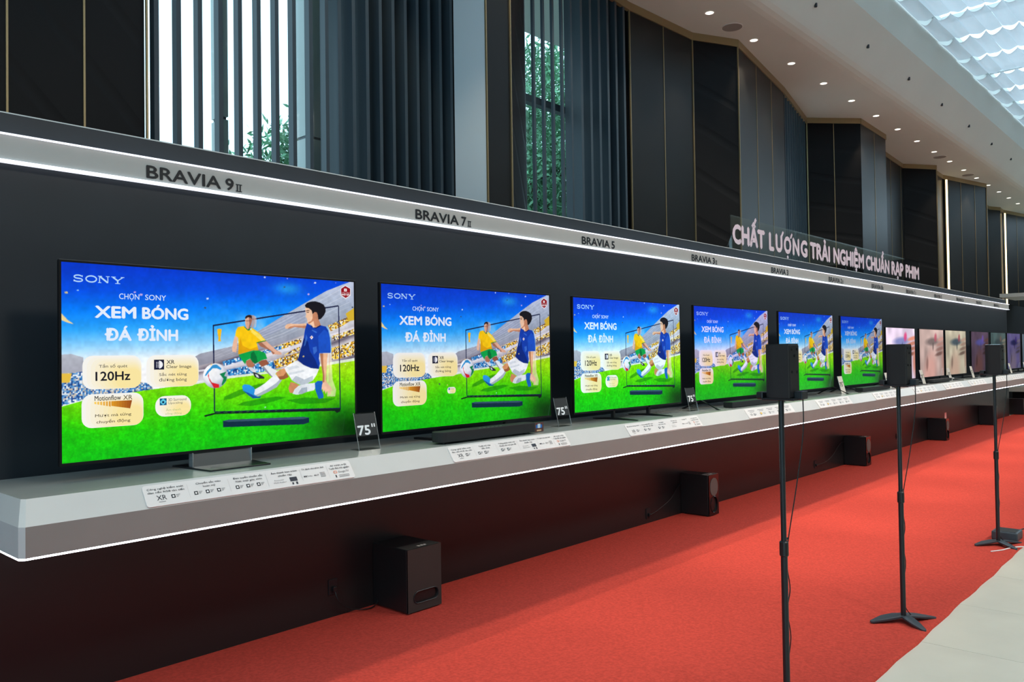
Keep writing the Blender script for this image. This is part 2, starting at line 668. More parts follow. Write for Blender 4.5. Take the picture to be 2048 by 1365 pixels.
def window(n, x0, x1, y, z0, label, transoms, mull):
    w = struct(MB().box(x0, x1, y, y + 0.012, z0, ZW).build('window_%d' % n, M['glass']), label)
    for z in transoms:
        MB().box(x0, x1, y - 0.04, y + 0.05, z - 0.04, z + 0.04).build('transom', M['fin'], w)
    for x in mull:
        MB().box(x - 0.025, x + 0.025, y - 0.04, y + 0.05, z0, ZW).build('mullion', M['fin'], w)
    MB().box(x0, x1, y - 0.05, y + 0.08, z0 - 0.08, z0).build('window_sill', M['fin'], w)
    return w


window(1, 2.25, 4.12, 1.40, 1.2, 'tall window behind the fin screen above the nearest television', [], [2.27, 4.10])
window(2, 5.68, 7.75, 1.40, 1.2, 'tall narrow window behind fins with leafy trees outside', [4.52], [5.72, 7.73])
window(3, 13.2, 14.75, 1.74, 1.2, 'narrow window behind the farthest fins', [], [13.22, 14.72])
struct(MB().box(-9, 2.25, 1.3, 1.5, 0, ZW).build('wall_outer', M['backing']), 'outer wall beside the first window')
# left end of the hall: a glazed front with mullions
gz = struct(MB().box(-9.0, -8.98, -13, 0.4, 0, 6.0).build('window_4', M['glass']), 'glazed front at the near end of the hall')
for k in range(8):
    y = -13 + k * 1.9
    MB().box(-9.05, -8.93, y - 0.04, y + 0.04, 0, 6.0).build('mullion', M['fin'], gz)
for z in (0.05, 3.0, 5.95):
    MB().box(-9.04, -8.94, -13, 0.4, z - 0.04, z + 0.04).build('transom', M['fin'], gz)

# ---- display wall of the booth
BX0, BX1 = -3.0, 23.38
bw = struct(MB().box(BX0, BX1, 0.0, 0.20, 0.0, 2.895).build('wall_booth', M['booth']), 'dark grey display wall behind the row of televisions')
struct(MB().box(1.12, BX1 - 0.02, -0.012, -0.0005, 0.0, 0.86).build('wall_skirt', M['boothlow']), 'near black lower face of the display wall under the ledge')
MB().box(BX0, BX1, 0.0, 0.20, 2.895, 2.901).build('top_edge', M['pale'], bw)

# dark recess beyond the booth
rc = struct(MB().box(BX1 + 0.02, 34, 0.55, 0.62, 0, 2.93).build('wall_recess', M['backing']), 'black backdrop beyond the end of the display wall')

PIC={'roof_l':[(-0.0001,0.4615),(0.0268,0.4587),(0.0583,0.4765),(0.0584,0.5554),(0.0,0.5606)],'stand_l':[(0.0,0.5568),(0.0584,0.5475),(0.2539,0.6223),(0.2539,0.6557),(0.0563,0.6891),(0.0002,0.7153)],'field':[(-0.0019,0.719),(0.0563,0.6931),(0.2162,0.6572),(0.4132,0.6231),(0.5121,0.5947),(0.7179,0.5555),(1.0067,0.505),(1.0173,1.2158),(-0.0016,1.0236)],'roof':[(0.3858,0.4799),(0.4046,0.4617),(0.5119,0.4221),(0.6117,0.3269),(0.6875,0.2506),(0.7894,0.1523),(0.8806,0.068),(1.0102,-0.0174),(1.0089,0.2436),(0.8959,0.2843),(0.7504,0.3703),(0.6399,0.4281),(0.5018,0.4902),(0.4045,0.528),(0.3857,0.538)],'roof2':[(0.6117,0.3269),(0.6875,0.2506),(0.7893,0.1964),(0.7889,0.2935),(0.6946,0.3193),(0.6187,0.3774)],'stand_r':[(0.3857,0.538),(0.4045,0.528),(0.5018,0.4902),(0.6399,0.4281),(0.7504,0.3703),(0.8959,0.2843),(1.0091,0.2188),(1.0076,0.5162),(0.899,0.5376),(0.7124,0.5608),(0.6181,0.5797),(0.5016,0.5992),(0.3856,0.6171)],'band_y1':[(0.6399,0.4394),(0.7733,0.3701),(0.7732,0.3993),(0.6832,0.4454),(0.6398,0.462)],'band_y1r':[(0.8837,0.2907),(0.9749,0.2295),(0.9812,0.257),(0.9411,0.2951),(0.8958,0.3266)],'band_y2':[(0.6649,0.5078),(0.7693,0.4169),(0.7691,0.487),(0.7348,0.5327),(0.672,0.5536)],'band_y2r':[(0.8974,0.4351),(0.9997,0.3862),(1.0014,0.4789),(0.9319,0.5022),(0.8991,0.5075)],'band_y3r':[(0.8957,0.3507),(1.0001,0.3058),(0.9999,0.3429),(0.9077,0.3868)],'band_b1':[(0.4786,0.5087),(0.5421,0.4828),(0.6943,0.4168),(0.6943,0.4398),(0.622,0.473),(0.5455,0.5159),(0.4851,0.536)],'band_b2':[(0.4917,0.5525),(0.5625,0.533),(0.6612,0.5077),(0.672,0.5536),(0.6182,0.5769),(0.4983,0.5908)],'rail1':[(0.3857,0.5565),(0.4818,0.5359),(0.6398,0.462),(0.7732,0.4052),(1.0001,0.2934),(1.0001,0.3071),(0.7731,0.4227),(0.6397,0.4846),(0.4818,0.5467),(0.3856,0.567)],'rail2':[(0.3856,0.5881),(0.4851,0.5523),(0.6613,0.4935),(0.773,0.4461),(0.773,0.4549),(0.6612,0.5077),(0.4851,0.5604),(0.3856,0.596)],'rail3':[(0.3856,0.6224),(0.4949,0.5934),(0.6182,0.5769),(0.7498,0.5564),(1.0035,0.4975),(1.0034,0.5161),(0.7498,0.5709),(0.6181,0.5881),(0.4949,0.607),(0.3856,0.6329)],'hair':[(0.7886,0.167),(0.7972,0.1518),(0.8128,0.1419),(0.8324,0.1388),(0.8502,0.1453),(0.8662,0.1563),(0.8741,0.1768),(0.8752,0.2008),(0.8679,0.2252),(0.8538,0.2498),(0.8439,0.2531),(0.842,0.2264),(0.8381,0.2087),(0.8282,0.2062),(0.8203,0.2214),(0.8165,0.1979),(0.8048,0.1838),(0.7932,0.1815)],'face':[(0.7905,0.1787),(0.8048,0.1808),(0.8165,0.195),(0.8203,0.2155),(0.8282,0.2032),(0.8393,0.2057),(0.8424,0.2264),(0.8379,0.2444),(0.8439,0.2531),(0.8497,0.2798),(0.8377,0.301),(0.822,0.3044),(0.8142,0.2868),(0.8045,0.2842),(0.7998,0.2755),(0.7976,0.2608),(0.7961,0.2462),(0.7914,0.2416),(0.7938,0.2227),(0.7908,0.2052)],'facesh':[(0.8203,0.2214),(0.8282,0.2062),(0.8393,0.2057),(0.8439,0.2323),(0.8497,0.2798),(0.8377,0.301),(0.8279,0.2983),(0.8241,0.2628),(0.8123,0.2751),(0.8045,0.2824),(0.7998,0.2743),(0.8143,0.2632),(0.8202,0.2452)],'eye':[(0.7962,0.2078),(0.8047,0.2062),(0.8047,0.211),(0.7962,0.212)],'brow':[(0.7939,0.1979),(0.8067,0.1961),(0.8075,0.2002),(0.7939,0.2027)],'neck':[(0.8182,0.2749),(0.8478,0.2619),(0.8548,0.2916),(0.8338,0.3088),(0.82,0.2985)],'armL':[(0.7948,0.2786),(0.7659,0.2837),(0.7451,0.2843),(0.7281,0.2826),(0.7169,0.287),(0.7087,0.2988),(0.7102,0.3131),(0.7187,0.3158),(0.7337,0.3114),(0.745,0.3035),(0.7697,0.307),(0.7927,0.311)],'armLsh':[(0.7947,0.2933),(0.745,0.2948),(0.7281,0.3011),(0.7187,0.3158),(0.7337,0.3114),(0.745,0.3035),(0.7697,0.307),(0.7927,0.311)],'shirt':[(0.7967,0.2785),(0.8142,0.2928),(0.8318,0.3053),(0.8517,0.2887),(0.8757,0.2969),(0.8856,0.3207),(0.8923,0.3688),(0.8953,0.4291),(0.8944,0.464),(0.847,0.4658),(0.8449,0.5003),(0.8487,0.5302),(0.8446,0.5645),(0.8113,0.5586),(0.7804,0.537),(0.7576,0.5072),(0.7653,0.4636),(0.775,0.4169),(0.7829,0.37),(0.7869,0.3288),(0.7908,0.3052)],'sleeve':[(0.8435,0.3574),(0.8675,0.3152),(0.8856,0.3328),(0.8935,0.3929),(0.8944,0.464),(0.847,0.4658),(0.8432,0.417)],'shirtsh':[(0.7576,0.5072),(0.7653,0.4636),(0.775,0.4169),(0.7829,0.37),(0.8002,0.3934),(0.8077,0.4523),(0.8271,0.4999),(0.8446,0.5645),(0.8113,0.5586),(0.7804,0.537)],'collar':[(0.8142,0.2916),(0.8318,0.3041),(0.8525,0.2874),(0.8548,0.2927),(0.8326,0.3112),(0.813,0.2987)],'sh1':[(0.818,0.3163),(0.8396,0.3337),(0.8336,0.3385),(0.816,0.3235)],'sh2':[(0.7926,0.3464),(0.7983,0.3698),(0.7885,0.4169),(0.7827,0.4228)],'sh3':[(0.8195,0.4288),(0.8353,0.4229),(0.8372,0.4526),(0.8233,0.4762)],'armR':[(0.849,0.4676),(0.883,0.4681),(0.8788,0.513),(0.8766,0.5729),(0.8743,0.6327),(0.8782,0.6569),(0.8661,0.6681),(0.8582,0.6497),(0.8604,0.6021),(0.8547,0.5423),(0.8516,0.5005)],'armRsh':[(0.849,0.4676),(0.8629,0.4678),(0.8626,0.5425),(0.8664,0.6024),(0.8662,0.6621),(0.8582,0.6497),(0.8604,0.6021),(0.8547,0.5423),(0.8516,0.5005)],'ghost':[(0.879,0.468),(0.9013,0.4683),(0.8989,0.5437),(0.9018,0.6342),(0.9167,0.7015),(0.9124,0.7434),(0.8779,0.7407),(0.8763,0.6328)],'ghostln':[(0.8879,0.4682),(0.8911,0.4682),(0.8899,0.5734),(0.8912,0.6516),(0.8871,0.6514)],'ghostb':[(0.8757,0.2909),(0.8857,0.2967),(0.8964,0.3688),(0.8993,0.4532),(0.8952,0.464),(0.8923,0.3688)],'hand':[(0.8602,0.6498),(0.8782,0.6539),(0.8943,0.6819),(0.9003,0.7124),(0.8902,0.6996),(0.8961,0.7331),(0.8869,0.7174),(0.888,0.7445),(0.878,0.7048),(0.8719,0.7253),(0.866,0.6979),(0.862,0.7156),(0.8581,0.6914),(0.8541,0.6971),(0.8562,0.6675)],'shorts':[(0.7538,0.51),(0.7804,0.537),(0.8113,0.5586),(0.8446,0.5657),(0.8346,0.6009),(0.8188,0.6356),(0.7993,0.6522),(0.7685,0.662),(0.7533,0.6495),(0.7345,0.631),(0.7234,0.6016),(0.7123,0.578),(0.705,0.5548),(0.7236,0.5323)],'shortssh':[(0.7345,0.631),(0.7497,0.6028),(0.7839,0.6279),(0.8189,0.6061),(0.8188,0.6356),(0.7993,0.6522),(0.7685,0.662),(0.7533,0.6495)],'fold1':[(0.7124,0.5493),(0.7537,0.5391),(0.765,0.5511),(0.7235,0.567)],'fold2':[(0.7197,0.5841),(0.7803,0.5692),(0.7841,0.5781),(0.7234,0.5987)],'thighL':[(0.705,0.5548),(0.7123,0.578),(0.7215,0.6101),(0.7011,0.6234),(0.6864,0.6227),(0.6737,0.5935),(0.6719,0.582),(0.6865,0.5655)],'thighLsh':[(0.7123,0.578),(0.7215,0.6101),(0.7011,0.6234),(0.6864,0.6227),(0.6791,0.6052),(0.7011,0.6005)],'sockL':[(0.6719,0.5906),(0.6864,0.6227),(0.6955,0.626),(0.6753,0.6676),(0.6463,0.6912),(0.6178,0.7116),(0.6002,0.7186),(0.588,0.7009),(0.5916,0.6761),(0.6109,0.6606),(0.6322,0.6395),(0.6519,0.6123)],'sockLsh':[(0.6864,0.6227),(0.6955,0.626),(0.6753,0.6676),(0.6463,0.6912),(0.6178,0.7116),(0.6002,0.7186),(0.595,0.7098),(0.6392,0.6766),(0.6717,0.6446)],'shoeL':[(0.5469,0.6538),(0.5537,0.6432),(0.5726,0.6471),(0.5899,0.6648),(0.5933,0.679),(0.5898,0.7038),(0.6037,0.7188),(0.6178,0.7172),(0.6107,0.7278),(0.5862,0.7286),(0.569,0.7078),(0.5502,0.6788)],'shoeLsh':[(0.5502,0.6788),(0.569,0.6939),(0.5898,0.7122),(0.6037,0.72),(0.6178,0.7172),(0.6107,0.7278),(0.5862,0.7286),(0.569,0.7078)],'thighR':[(0.7289,0.6394),(0.7495,0.6492),(0.7628,0.6617),(0.7456,0.6838),(0.7361,0.7092),(0.7249,0.7054),(0.7202,0.6763)],'sockR':[(0.7361,0.712),(0.7437,0.6866),(0.7608,0.6645),(0.7915,0.6547),(0.8266,0.6509),(0.8304,0.6777),(0.8225,0.6979),(0.7952,0.7048),(0.7721,0.7177),(0.7493,0.7188)],'sockRsh':[(0.7722,0.6798),(0.7953,0.6754),(0.7952,0.7048),(0.7721,0.7177),(0.7569,0.7136),(0.7645,0.6967)],'shoeR':[(0.8266,0.6538),(0.8384,0.6397),(0.8583,0.6408),(0.8601,0.6677),(0.8541,0.6971),(0.8619,0.7275),(0.8618,0.7483),(0.8419,0.7526),(0.8361,0.7285),(0.8284,0.6953)],'badge':[(0.8151,0.3537),(0.8221,0.3654),(0.815,0.3797),(0.8081,0.3656)],'badge2':[(0.8143,0.3608),(0.817,0.3655),(0.8143,0.3708),(0.8116,0.3655)],'yhair':[(0.559,0.2571),(0.5625,0.2447),(0.5701,0.2377),(0.5787,0.2367),(0.5839,0.2426),(0.5849,0.2616),(0.5804,0.254),(0.57,0.251),(0.5617,0.2614)],'yghost1':[(0.5787,0.2373),(0.5909,0.2379),(0.5951,0.2517),(0.595,0.2825),(0.589,0.3162),(0.5803,0.3136),(0.5838,0.2717)],'yghost2':[(0.5892,0.2379),(0.5996,0.2459),(0.602,0.271),(0.5995,0.3047),(0.5925,0.3161),(0.595,0.2825)],'yface':[(0.5597,0.2559),(0.57,0.2499),(0.5822,0.2539),(0.5842,0.2717),(0.581,0.2941),(0.5768,0.3137),(0.5699,0.3222),(0.5637,0.3141),(0.56,0.2892)],'yfacesh':[(0.5735,0.2526),(0.5822,0.2539),(0.5842,0.2717),(0.581,0.2941),(0.5768,0.3137),(0.5709,0.3211),(0.5751,0.2943),(0.5741,0.272)],'yeyes':[(0.5624,0.2714),(0.5811,0.2684),(0.5811,0.2723),(0.5624,0.2758)],'yneck':[(0.563,0.3113),(0.5786,0.3081),(0.5803,0.3192),(0.5699,0.3289),(0.5613,0.3197)],'yshirt':[(0.534,0.3093),(0.5545,0.3032),(0.5699,0.3278),(0.5803,0.312),(0.5907,0.3189),(0.6117,0.3437),(0.6293,0.3773),(0.6364,0.3885),(0.6116,0.3943),(0.601,0.3999),(0.6045,0.4223),(0.6079,0.4448),(0.5869,0.4446),(0.5592,0.4582),(0.5337,0.4689),(0.5355,0.4167),(0.5339,0.3726),(0.5238,0.359),(0.5272,0.3287)],'yshirtsh':[(0.5337,0.4689),(0.5355,0.4167),(0.5424,0.3725),(0.5491,0.4167),(0.5765,0.439),(0.6045,0.4223),(0.6079,0.4448),(0.5869,0.4446),(0.5592,0.4582)],'yshirthl':[(0.5837,0.3219),(0.6117,0.3493),(0.6329,0.3874),(0.6186,0.3914),(0.5976,0.3608),(0.5802,0.3387)],'ycollar':[(0.5545,0.3021),(0.5579,0.3114),(0.5699,0.3306),(0.5785,0.3248),(0.5803,0.312),(0.5775,0.3109),(0.5699,0.3245),(0.5596,0.3086)],'ycuff':[(0.6003,0.3988),(0.6116,0.3932),(0.6364,0.3857),(0.6364,0.3902),(0.6115,0.3988),(0.601,0.4044)],'yarmL':[(0.5221,0.3618),(0.5329,0.3644),(0.5311,0.4057),(0.5287,0.4386),(0.5269,0.4578),(0.5135,0.4522),(0.5126,0.433),(0.517,0.3947)],'yarmR':[(0.6045,0.401),(0.6364,0.3896),(0.6543,0.4168),(0.6759,0.4453),(0.6942,0.4598),(0.6942,0.4742),(0.6759,0.471),(0.6613,0.4708),(0.6542,0.4508),(0.6327,0.4337),(0.615,0.4224)],'yarmRsh':[(0.6045,0.401),(0.6186,0.3971),(0.6399,0.4281),(0.6686,0.4624),(0.6613,0.4708),(0.6542,0.4508),(0.6327,0.4337),(0.615,0.4224)],'yshorts':[(0.5354,0.4706),(0.5592,0.4582),(0.5887,0.4457),(0.6114,0.4476),(0.6327,0.4619),(0.6397,0.4959),(0.6183,0.5039),(0.6042,0.5175),(0.5937,0.5256),(0.585,0.5142),(0.5764,0.4946),(0.5626,0.5053),(0.5591,0.5274),(0.5455,0.4994)],'yshortssh':[(0.5799,0.4612),(0.5904,0.4502),(0.6008,0.4839),(0.6042,0.5175),(0.5937,0.5256),(0.585,0.5142),(0.5781,0.4946)],'ylegL':[(0.5609,0.5081),(0.5764,0.4957),(0.5867,0.5171),(0.5944,0.534),(0.5849,0.5477),(0.5763,0.5512),(0.5676,0.5432),(0.5618,0.5247)],'ysockL':[(0.5676,0.5432),(0.5849,0.546),(0.5936,0.5619),(0.6006,0.579),(0.5901,0.5813),(0.5762,0.5612)],'yboot':[(0.5849,0.5727),(0.5953,0.5759),(0.6076,0.5849),(0.6287,0.6055),(0.628,0.6139),(0.6075,0.614),(0.5935,0.6037)],'yboot2':[(0.5936,0.5842),(0.604,0.5903),(0.6093,0.6073),(0.6005,0.6041)],'ylegR':[(0.606,0.5176),(0.6183,0.505),(0.6361,0.5015),(0.6468,0.5244),(0.636,0.5353),(0.6182,0.5432)],'ysockR':[(0.62,0.545),(0.636,0.5325),(0.6503,0.5471),(0.6756,0.5679),(0.6682,0.5989),(0.6574,0.6086),(0.6395,0.5806),(0.6271,0.5604)],'ysockRsh':[(0.62,0.545),(0.6271,0.5407),(0.6466,0.5809),(0.661,0.6054),(0.6574,0.6086),(0.6395,0.5806),(0.6271,0.5604)],'shadow1':[(0.4848,0.7094),(0.5349,0.675),(0.5899,0.6509),(0.6358,0.6369),(0.6179,0.6583),(0.5898,0.6788),(0.5451,0.7032),(0.5113,0.7224),(0.4815,0.728)],'shadow2':[(0.5484,0.7475),(0.6178,0.7312),(0.6751,0.7245),(0.7118,0.7332),(0.639,0.7611),(0.5757,0.7721),(0.528,0.7621)],'shadow3':[(0.7118,0.7504),(0.7874,0.7393),(0.8658,0.7516),(0.9144,0.7557),(0.8657,0.7815),(0.7681,0.7785)],'trophy':[(0.4619,0.3248),(0.4691,0.3208),(0.4773,0.3244),(0.4749,0.3516),(0.4729,0.3733),(0.4742,0.3939),(0.4644,0.3939),(0.4657,0.3734),(0.4632,0.3518)],'ball':[(0.4132,0.5865),(0.4957,0.5904),(0.4539,0.5178),(0.4536,0.659)],'ballblue':[(0.4363,0.5451),(0.446,0.5267),(0.459,0.5244),(0.4752,0.5465),(0.4736,0.5572),(0.4589,0.5459),(0.446,0.5454),(0.4331,0.5664),(0.4235,0.5873),(0.4187,0.5871),(0.4267,0.5608)],'ballred':[(0.4315,0.569),(0.433,0.5984),(0.4426,0.6257),(0.4669,0.6379),(0.4669,0.6568),(0.449,0.6572),(0.4442,0.6419),(0.4346,0.6145),(0.4292,0.5876)],'ballgrn':[(0.4686,0.5786),(0.4917,0.5661),(0.485,0.5902),(0.4933,0.596),(0.4916,0.6177),(0.4784,0.644),(0.4751,0.6384),(0.4817,0.6063)],'frame':[(0.4486,0.3036),(0.9313,0.1608),(0.9339,0.8215),(0.4507,0.7935)],'stand_bar':[(0.4155,0.8082),(0.4497,0.7978),(0.936,0.8247),(0.9326,0.8422),(0.919,0.8507),(0.909,0.8358),(0.455,0.8054),(0.4181,0.8172)],'sbar':[(0.479,0.847),(0.498,0.8421),(0.7789,0.858),(0.8017,0.8654),(0.8015,0.8962),(0.7787,0.9049),(0.4979,0.8848),(0.4789,0.8824)],'sbart':[(0.479,0.847),(0.498,0.8421),(0.7789,0.858),(0.8017,0.8654),(0.7788,0.8724),(0.4979,0.8545)],'hex':[(0.9622,0.0225),(0.9864,0.0416),(0.9862,0.0893),(0.9631,0.1143),(0.9406,0.0928),(0.9408,0.0456)],'hexin':[(0.9622,0.0286),(0.9836,0.0449),(0.9834,0.0865),(0.9632,0.1072),(0.9433,0.0896),(0.9435,0.0484)],'card1':[(0.0549,0.4681),(0.2209,0.6399)],'card2':[(0.235,0.4683),(0.3986,0.6414)],'card3':[(0.0521,0.6639),(0.2255,0.8352)],'card4':[(0.261,0.6903),(0.3728,0.8011)],'t_sony':[(0.0307,0.0564),(0.1712,0.0903)],'t_chon':[(0.1567,0.1447),(0.2961,0.1736)],'t_xem':[(0.0882,0.2124),(0.3663,0.2752)],'t_da':[(0.1157,0.329),(0.333,0.3921)],'t_tan':[(0.0992,0.5107),(0.1794,0.5347)],'t_120':[(0.0896,0.5497),(0.1876,0.5977)],'ic_xr':[(0.2578,0.4926),(0.2886,0.5463)],'t_xr':[(0.2959,0.495),(0.3209,0.517)],'t_clear':[(0.2949,0.5231),(0.3741,0.5452)],'t_sac':[(0.2731,0.5617),(0.3594,0.5853)],'t_duong':[(0.273,0.5923),(0.3593,0.6158)],'t_mot':[(0.0871,0.6727),(0.1603,0.6986)],'t_xr2':[(0.1666,0.6751),(0.1931,0.6994)],'fl1':[(0.0863,0.7033),(0.1921,0.7483)],'t_muot':[(0.088,0.7659),(0.1894,0.7858)],'t_chu':[(0.0915,0.795),(0.1866,0.8181)],'ic_3d':[(0.2744,0.7025),(0.2957,0.7394)],'t_3d':[(0.3006,0.7036),(0.3577,0.7188)],'t_up':[(0.3006,0.7235),(0.3456,0.7387)],'t_am':[(0.2933,0.7569),(0.3396,0.772)],'t_song':[(0.2913,0.779),(0.3425,0.7941)],'t_nh':[(0.9434,0.0745),(0.9834,0.0895)]}

# ================================================================== THINGS
# ---- carpet
cp = MB()
nx = 160
xs = [-3.0 + i * (24.15 + 3.0) / nx for i in range(nx + 1)]
edge = [-3.0 + 0.005 * math.sin(i * 1.7) + 0.004 * math.sin(i * 0.61 + 1) for i in range(nx + 1)]
sec = []
for x, e in zip(xs, edge):
    sec.append([(x, -0.014, 0.006), (x, -1.4, 0.006), (x, e + 0.10, 0.007), (x, e + 0.055, 0.014), (x, e + 0.02, 0.016), (x, e, 0.010), (x, e - 0.004, 0.0)])
k = len(sec[0])
for s_ in sec:
    cp.v += s_
for i in range(nx):
    for j in range(k - 1):
        a = i * k + j
        cp.f.append((a, a + 1, a + k + 1, a + k))
carpet = cp.build('red_carpet', M['carpet'], smooth=True)
tag(carpet, 'long red carpet laid on the marble floor along the booth', 'carpet')

# ---- fascia band with light strips and model lettering
FY = -0.05
fa = thing('fascia_band', 'pale band with white light strips and black lettering above the televisions', 'sign band', (BX0, FY, 2.652))
MB().box(BX0, BX1, FY, 0.0, 2.652, 2.782).build('band', M['fascia'], fa)
MB().box(BX0, BX1 + 0.03, FY - 0.012, 0.0, 2.778, 2.785).build('light_strip', M['led'], fa)
MB().box(BX0, BX1 + 0.03, FY - 0.012, 0.0, 2.650, 2.657).build('light_strip', M['led'], fa)
names = ['BRAVIA 9|II', 'BRAVIA 7|II', 'BRAVIA 5|', 'BRAVIA 3|II', 'BRAVIA 3|', 'BRAVIA 2|II', 'BRAVIA 8|II', 'BRAVIA 7|II', 'BRAVIA 5|', 'BRAVIA 3|II', 'BRAVIA 3|', 'BRAVIA 2|II']
LX = [2.197, 4.112, 6.046, 8.011, 9.95, 11.858, 13.641, 15.403, 17.101, 18.722, 20.337, 22.04]
for nm, cx in zip(names, LX):
    a, b = nm.split('|')
    pr = Print(lambda u, v, l: (u, FY - 0.003 - l, v))
    INK = (14, 18, 24)
    # lettering runs from left to right along the wall, v is the height itself here

    def put(txt, x0, x1, z0, z1, bold, ref=None):
        pr.text(txt, x0, z1, x1, z0, INK, bold, ref)
    w = 0.562 if b else 0.511
    x0 = cx - w / 2
    put(a[:6], x0, x0 + 0.431, 2.671, 2.7425, 0.020)
    put(a[7:], x0 + 0.458, x0 + 0.511, 2.671, 2.7425, 0.022)
    if b:
        for q in (0.530, 0.548):
            pr.rect(x0 + q, 2.671, x0 + q + 0.008, 2.716, INK)
        for zz in (2.671, 2.7105):
            pr.rect(x0 + 0.524, zz, x0 + 0.563, zz + 0.0055, INK)
    pr.build('lettering', M['ink'], fa)

# ---- ledge
LE0, LE1 = 1.083, 27.0
LY, LY2, ZL, ZM, ZT = -0.787, -0.714, 0.893, 1.019, 1.121
lg = thing('display_ledge', 'long pale grey ledge with sloped front edge carrying the televisions', 'shelf', (LE0, LY, ZL))
ch = 0.020
prof = [(-0.001, ZT), (LY2, ZT), (LY, ZM), (LY, ZL), (-0.001, ZL)]
b_ = MB()
n = len(prof)
b_.v += [(LE0 + (0.045 if z == ZT else ch), y, z) for y, z in prof] + [(LE1, y, z) for y, z in prof]
# mitred end, parallel to the front: the slope runs round the corner
b_.v += [(LE0 + 0.030, -0.001, ZT), (LE0 + 0.030, LY2 + 0.018, ZT), (LE0, LY + ch, ZM), (LE0, LY + ch, ZL), (LE0, -0.001, ZL), (LE0, -0.001, ZM)]
F_ = b_.f
for i in range(n):
    j = (i + 1) % n
    F_.append((i, j, n + j, n + i))
F_.append(tuple(range(n, 2 * n)))
F_ += [(0, 1, 11, 10), (1, 2, 12, 11), (2, 3, 13, 12), (10, 11, 12, 15), (15, 12, 13, 14), (3, 4, 14, 13), (0, 10, 15, 14, 4)]
parts = {'top_surface': ('ledgetop', []), 'sloped_edge': ('ledge', []), 'front_board': ('ledgefront', []), 'end_board': ('ledge', []), 'underside': ('ledgefront', [])}
owner = ['top_surface', 'sloped_edge', 'front_board', 'underside', 'underside', 'underside', 'top_surface', 'sloped_edge', 'end_board', 'sloped_edge', 'end_board', 'underside', 'underside']
for f_, w_ in zip(F_, owner):
    parts[w_][1].append(f_)
for nm_, (mt_, fl_) in parts.items():
    q_ = MB()
    for f_ in fl_:
        q_.poly([b_.v[i] for i in f_])
    q_.build(nm_, M[mt_], lg)
st = MB()
st.box(LE0 + ch, LE1, LY + 0.001, LY + 0.013, ZL - 0.008, ZL)
st.prism([(LE0 + 0.001, LY + ch), (LE0 + ch, LY + 0.001), (LE0 + ch, LY + 0.013), (LE0 + 0.013, LY + ch)], ZL - 0.008, ZL, 'z')
st.box(LE0 + 0.001, LE0 + 0.013, LY + ch, -0.013, ZL - 0.008, ZL)
st.build('light_strip', M['ledunder'], lg)

# ---- acrylic headline sign on the booth top
gs = thing('headline_sign', 'clear acrylic panels with pale pink headline standing on the booth top', 'sign', (8.9, 0.08, 2.901))
GX0, GX1 = 8.90, 16.45
n_p = 4
for i in range(n_p):
    a = GX0 + (GX1 - GX0) * i / n_p
    b = GX0 + (GX1 - GX0) * (i + 1) / n_p
    MB().box(a + 0.003, b - 0.003, 0.080, 0.092, 2.901, 3.325).build('acrylic_panel', M['acrylic'], gs)
    for xx in (a + 0.05, b - 0.05):
        MB().prism([(0.092, 2.901), (0.19, 2.901), (0.092, 3.10)], xx - 0.004, xx + 0.004, 'x').build('strut', M['acrylic'], gs)
pr = Print(lambda u, v, l: (u, 0.0775 - l, v))
PINK = (236, 205, 218)
M['pink'] = mat('pink_vinyl', (0.82, 0.66, 0.72), 0.5)
words = [(w_, (a_ - GX0) / (GX1 - GX0), (b_ - GX0) / (GX1 - GX0)) for w_, a_, b_ in (('CHẤT', 8.93, 9.81), ('LƯỢNG', 9.93, 11.16), ('TRẢI', 11.25, 11.99), ('NGHIỆM', 12.12, 13.42), ('CHUẨN', 13.51, 14.67), ('RẠP', 14.78, 15.44), ('PHIM', 15.56, 16.37))]
for w, a, b in words:
    pr = Print(lambda u, v, l: (u, 0.0775 - l, v))
    if w == 'LƯỢNG':
        xa, xb = GX0 + a * (GX1 - GX0), GX0 + b * (GX1 - GX0)
        wd = [0.72, 1.0, 1.12, 1.05, 1.1]
        unit = (xb - xa) / (sum(wd) + 4 * 0.20)
        xx = xa
        for ch_, w_ in zip('LUONG', wd):
            pr.text(ch_, xx, 3.225, xx + w_ * unit, 2.985, PINK, 0.048)
            if ch_ in 'UO':
                e = xx + w_ * unit
                pr.poly([(e - 0.035, 3.200), (e + 0.005, 3.207), (e + 0.050, 3.262), (e + 0.015, 3.280), (e - 0.020, 3.240)], PINK)
            if ch_ == 'O':
                m_ = xx + w_ * unit / 2
                pr.poly([(m_ + 0.028 * math.cos(q), 2.946 + 0.022 * math.sin(q)) for q in np.linspace(0, 2 * math.pi, 12, endpoint=False)], PINK)
            xx += (w_ + 0.20) * unit
        pr.build('lettering', M['pink'], gs)
        continue
    pr.text(w, GX0 + a * (GX1 - GX0), 3.225, GX0 + b * (GX1 - GX0), 2.985, PINK, 0.048, ref='H')
    pr.build('lettering', M['pink'], gs)

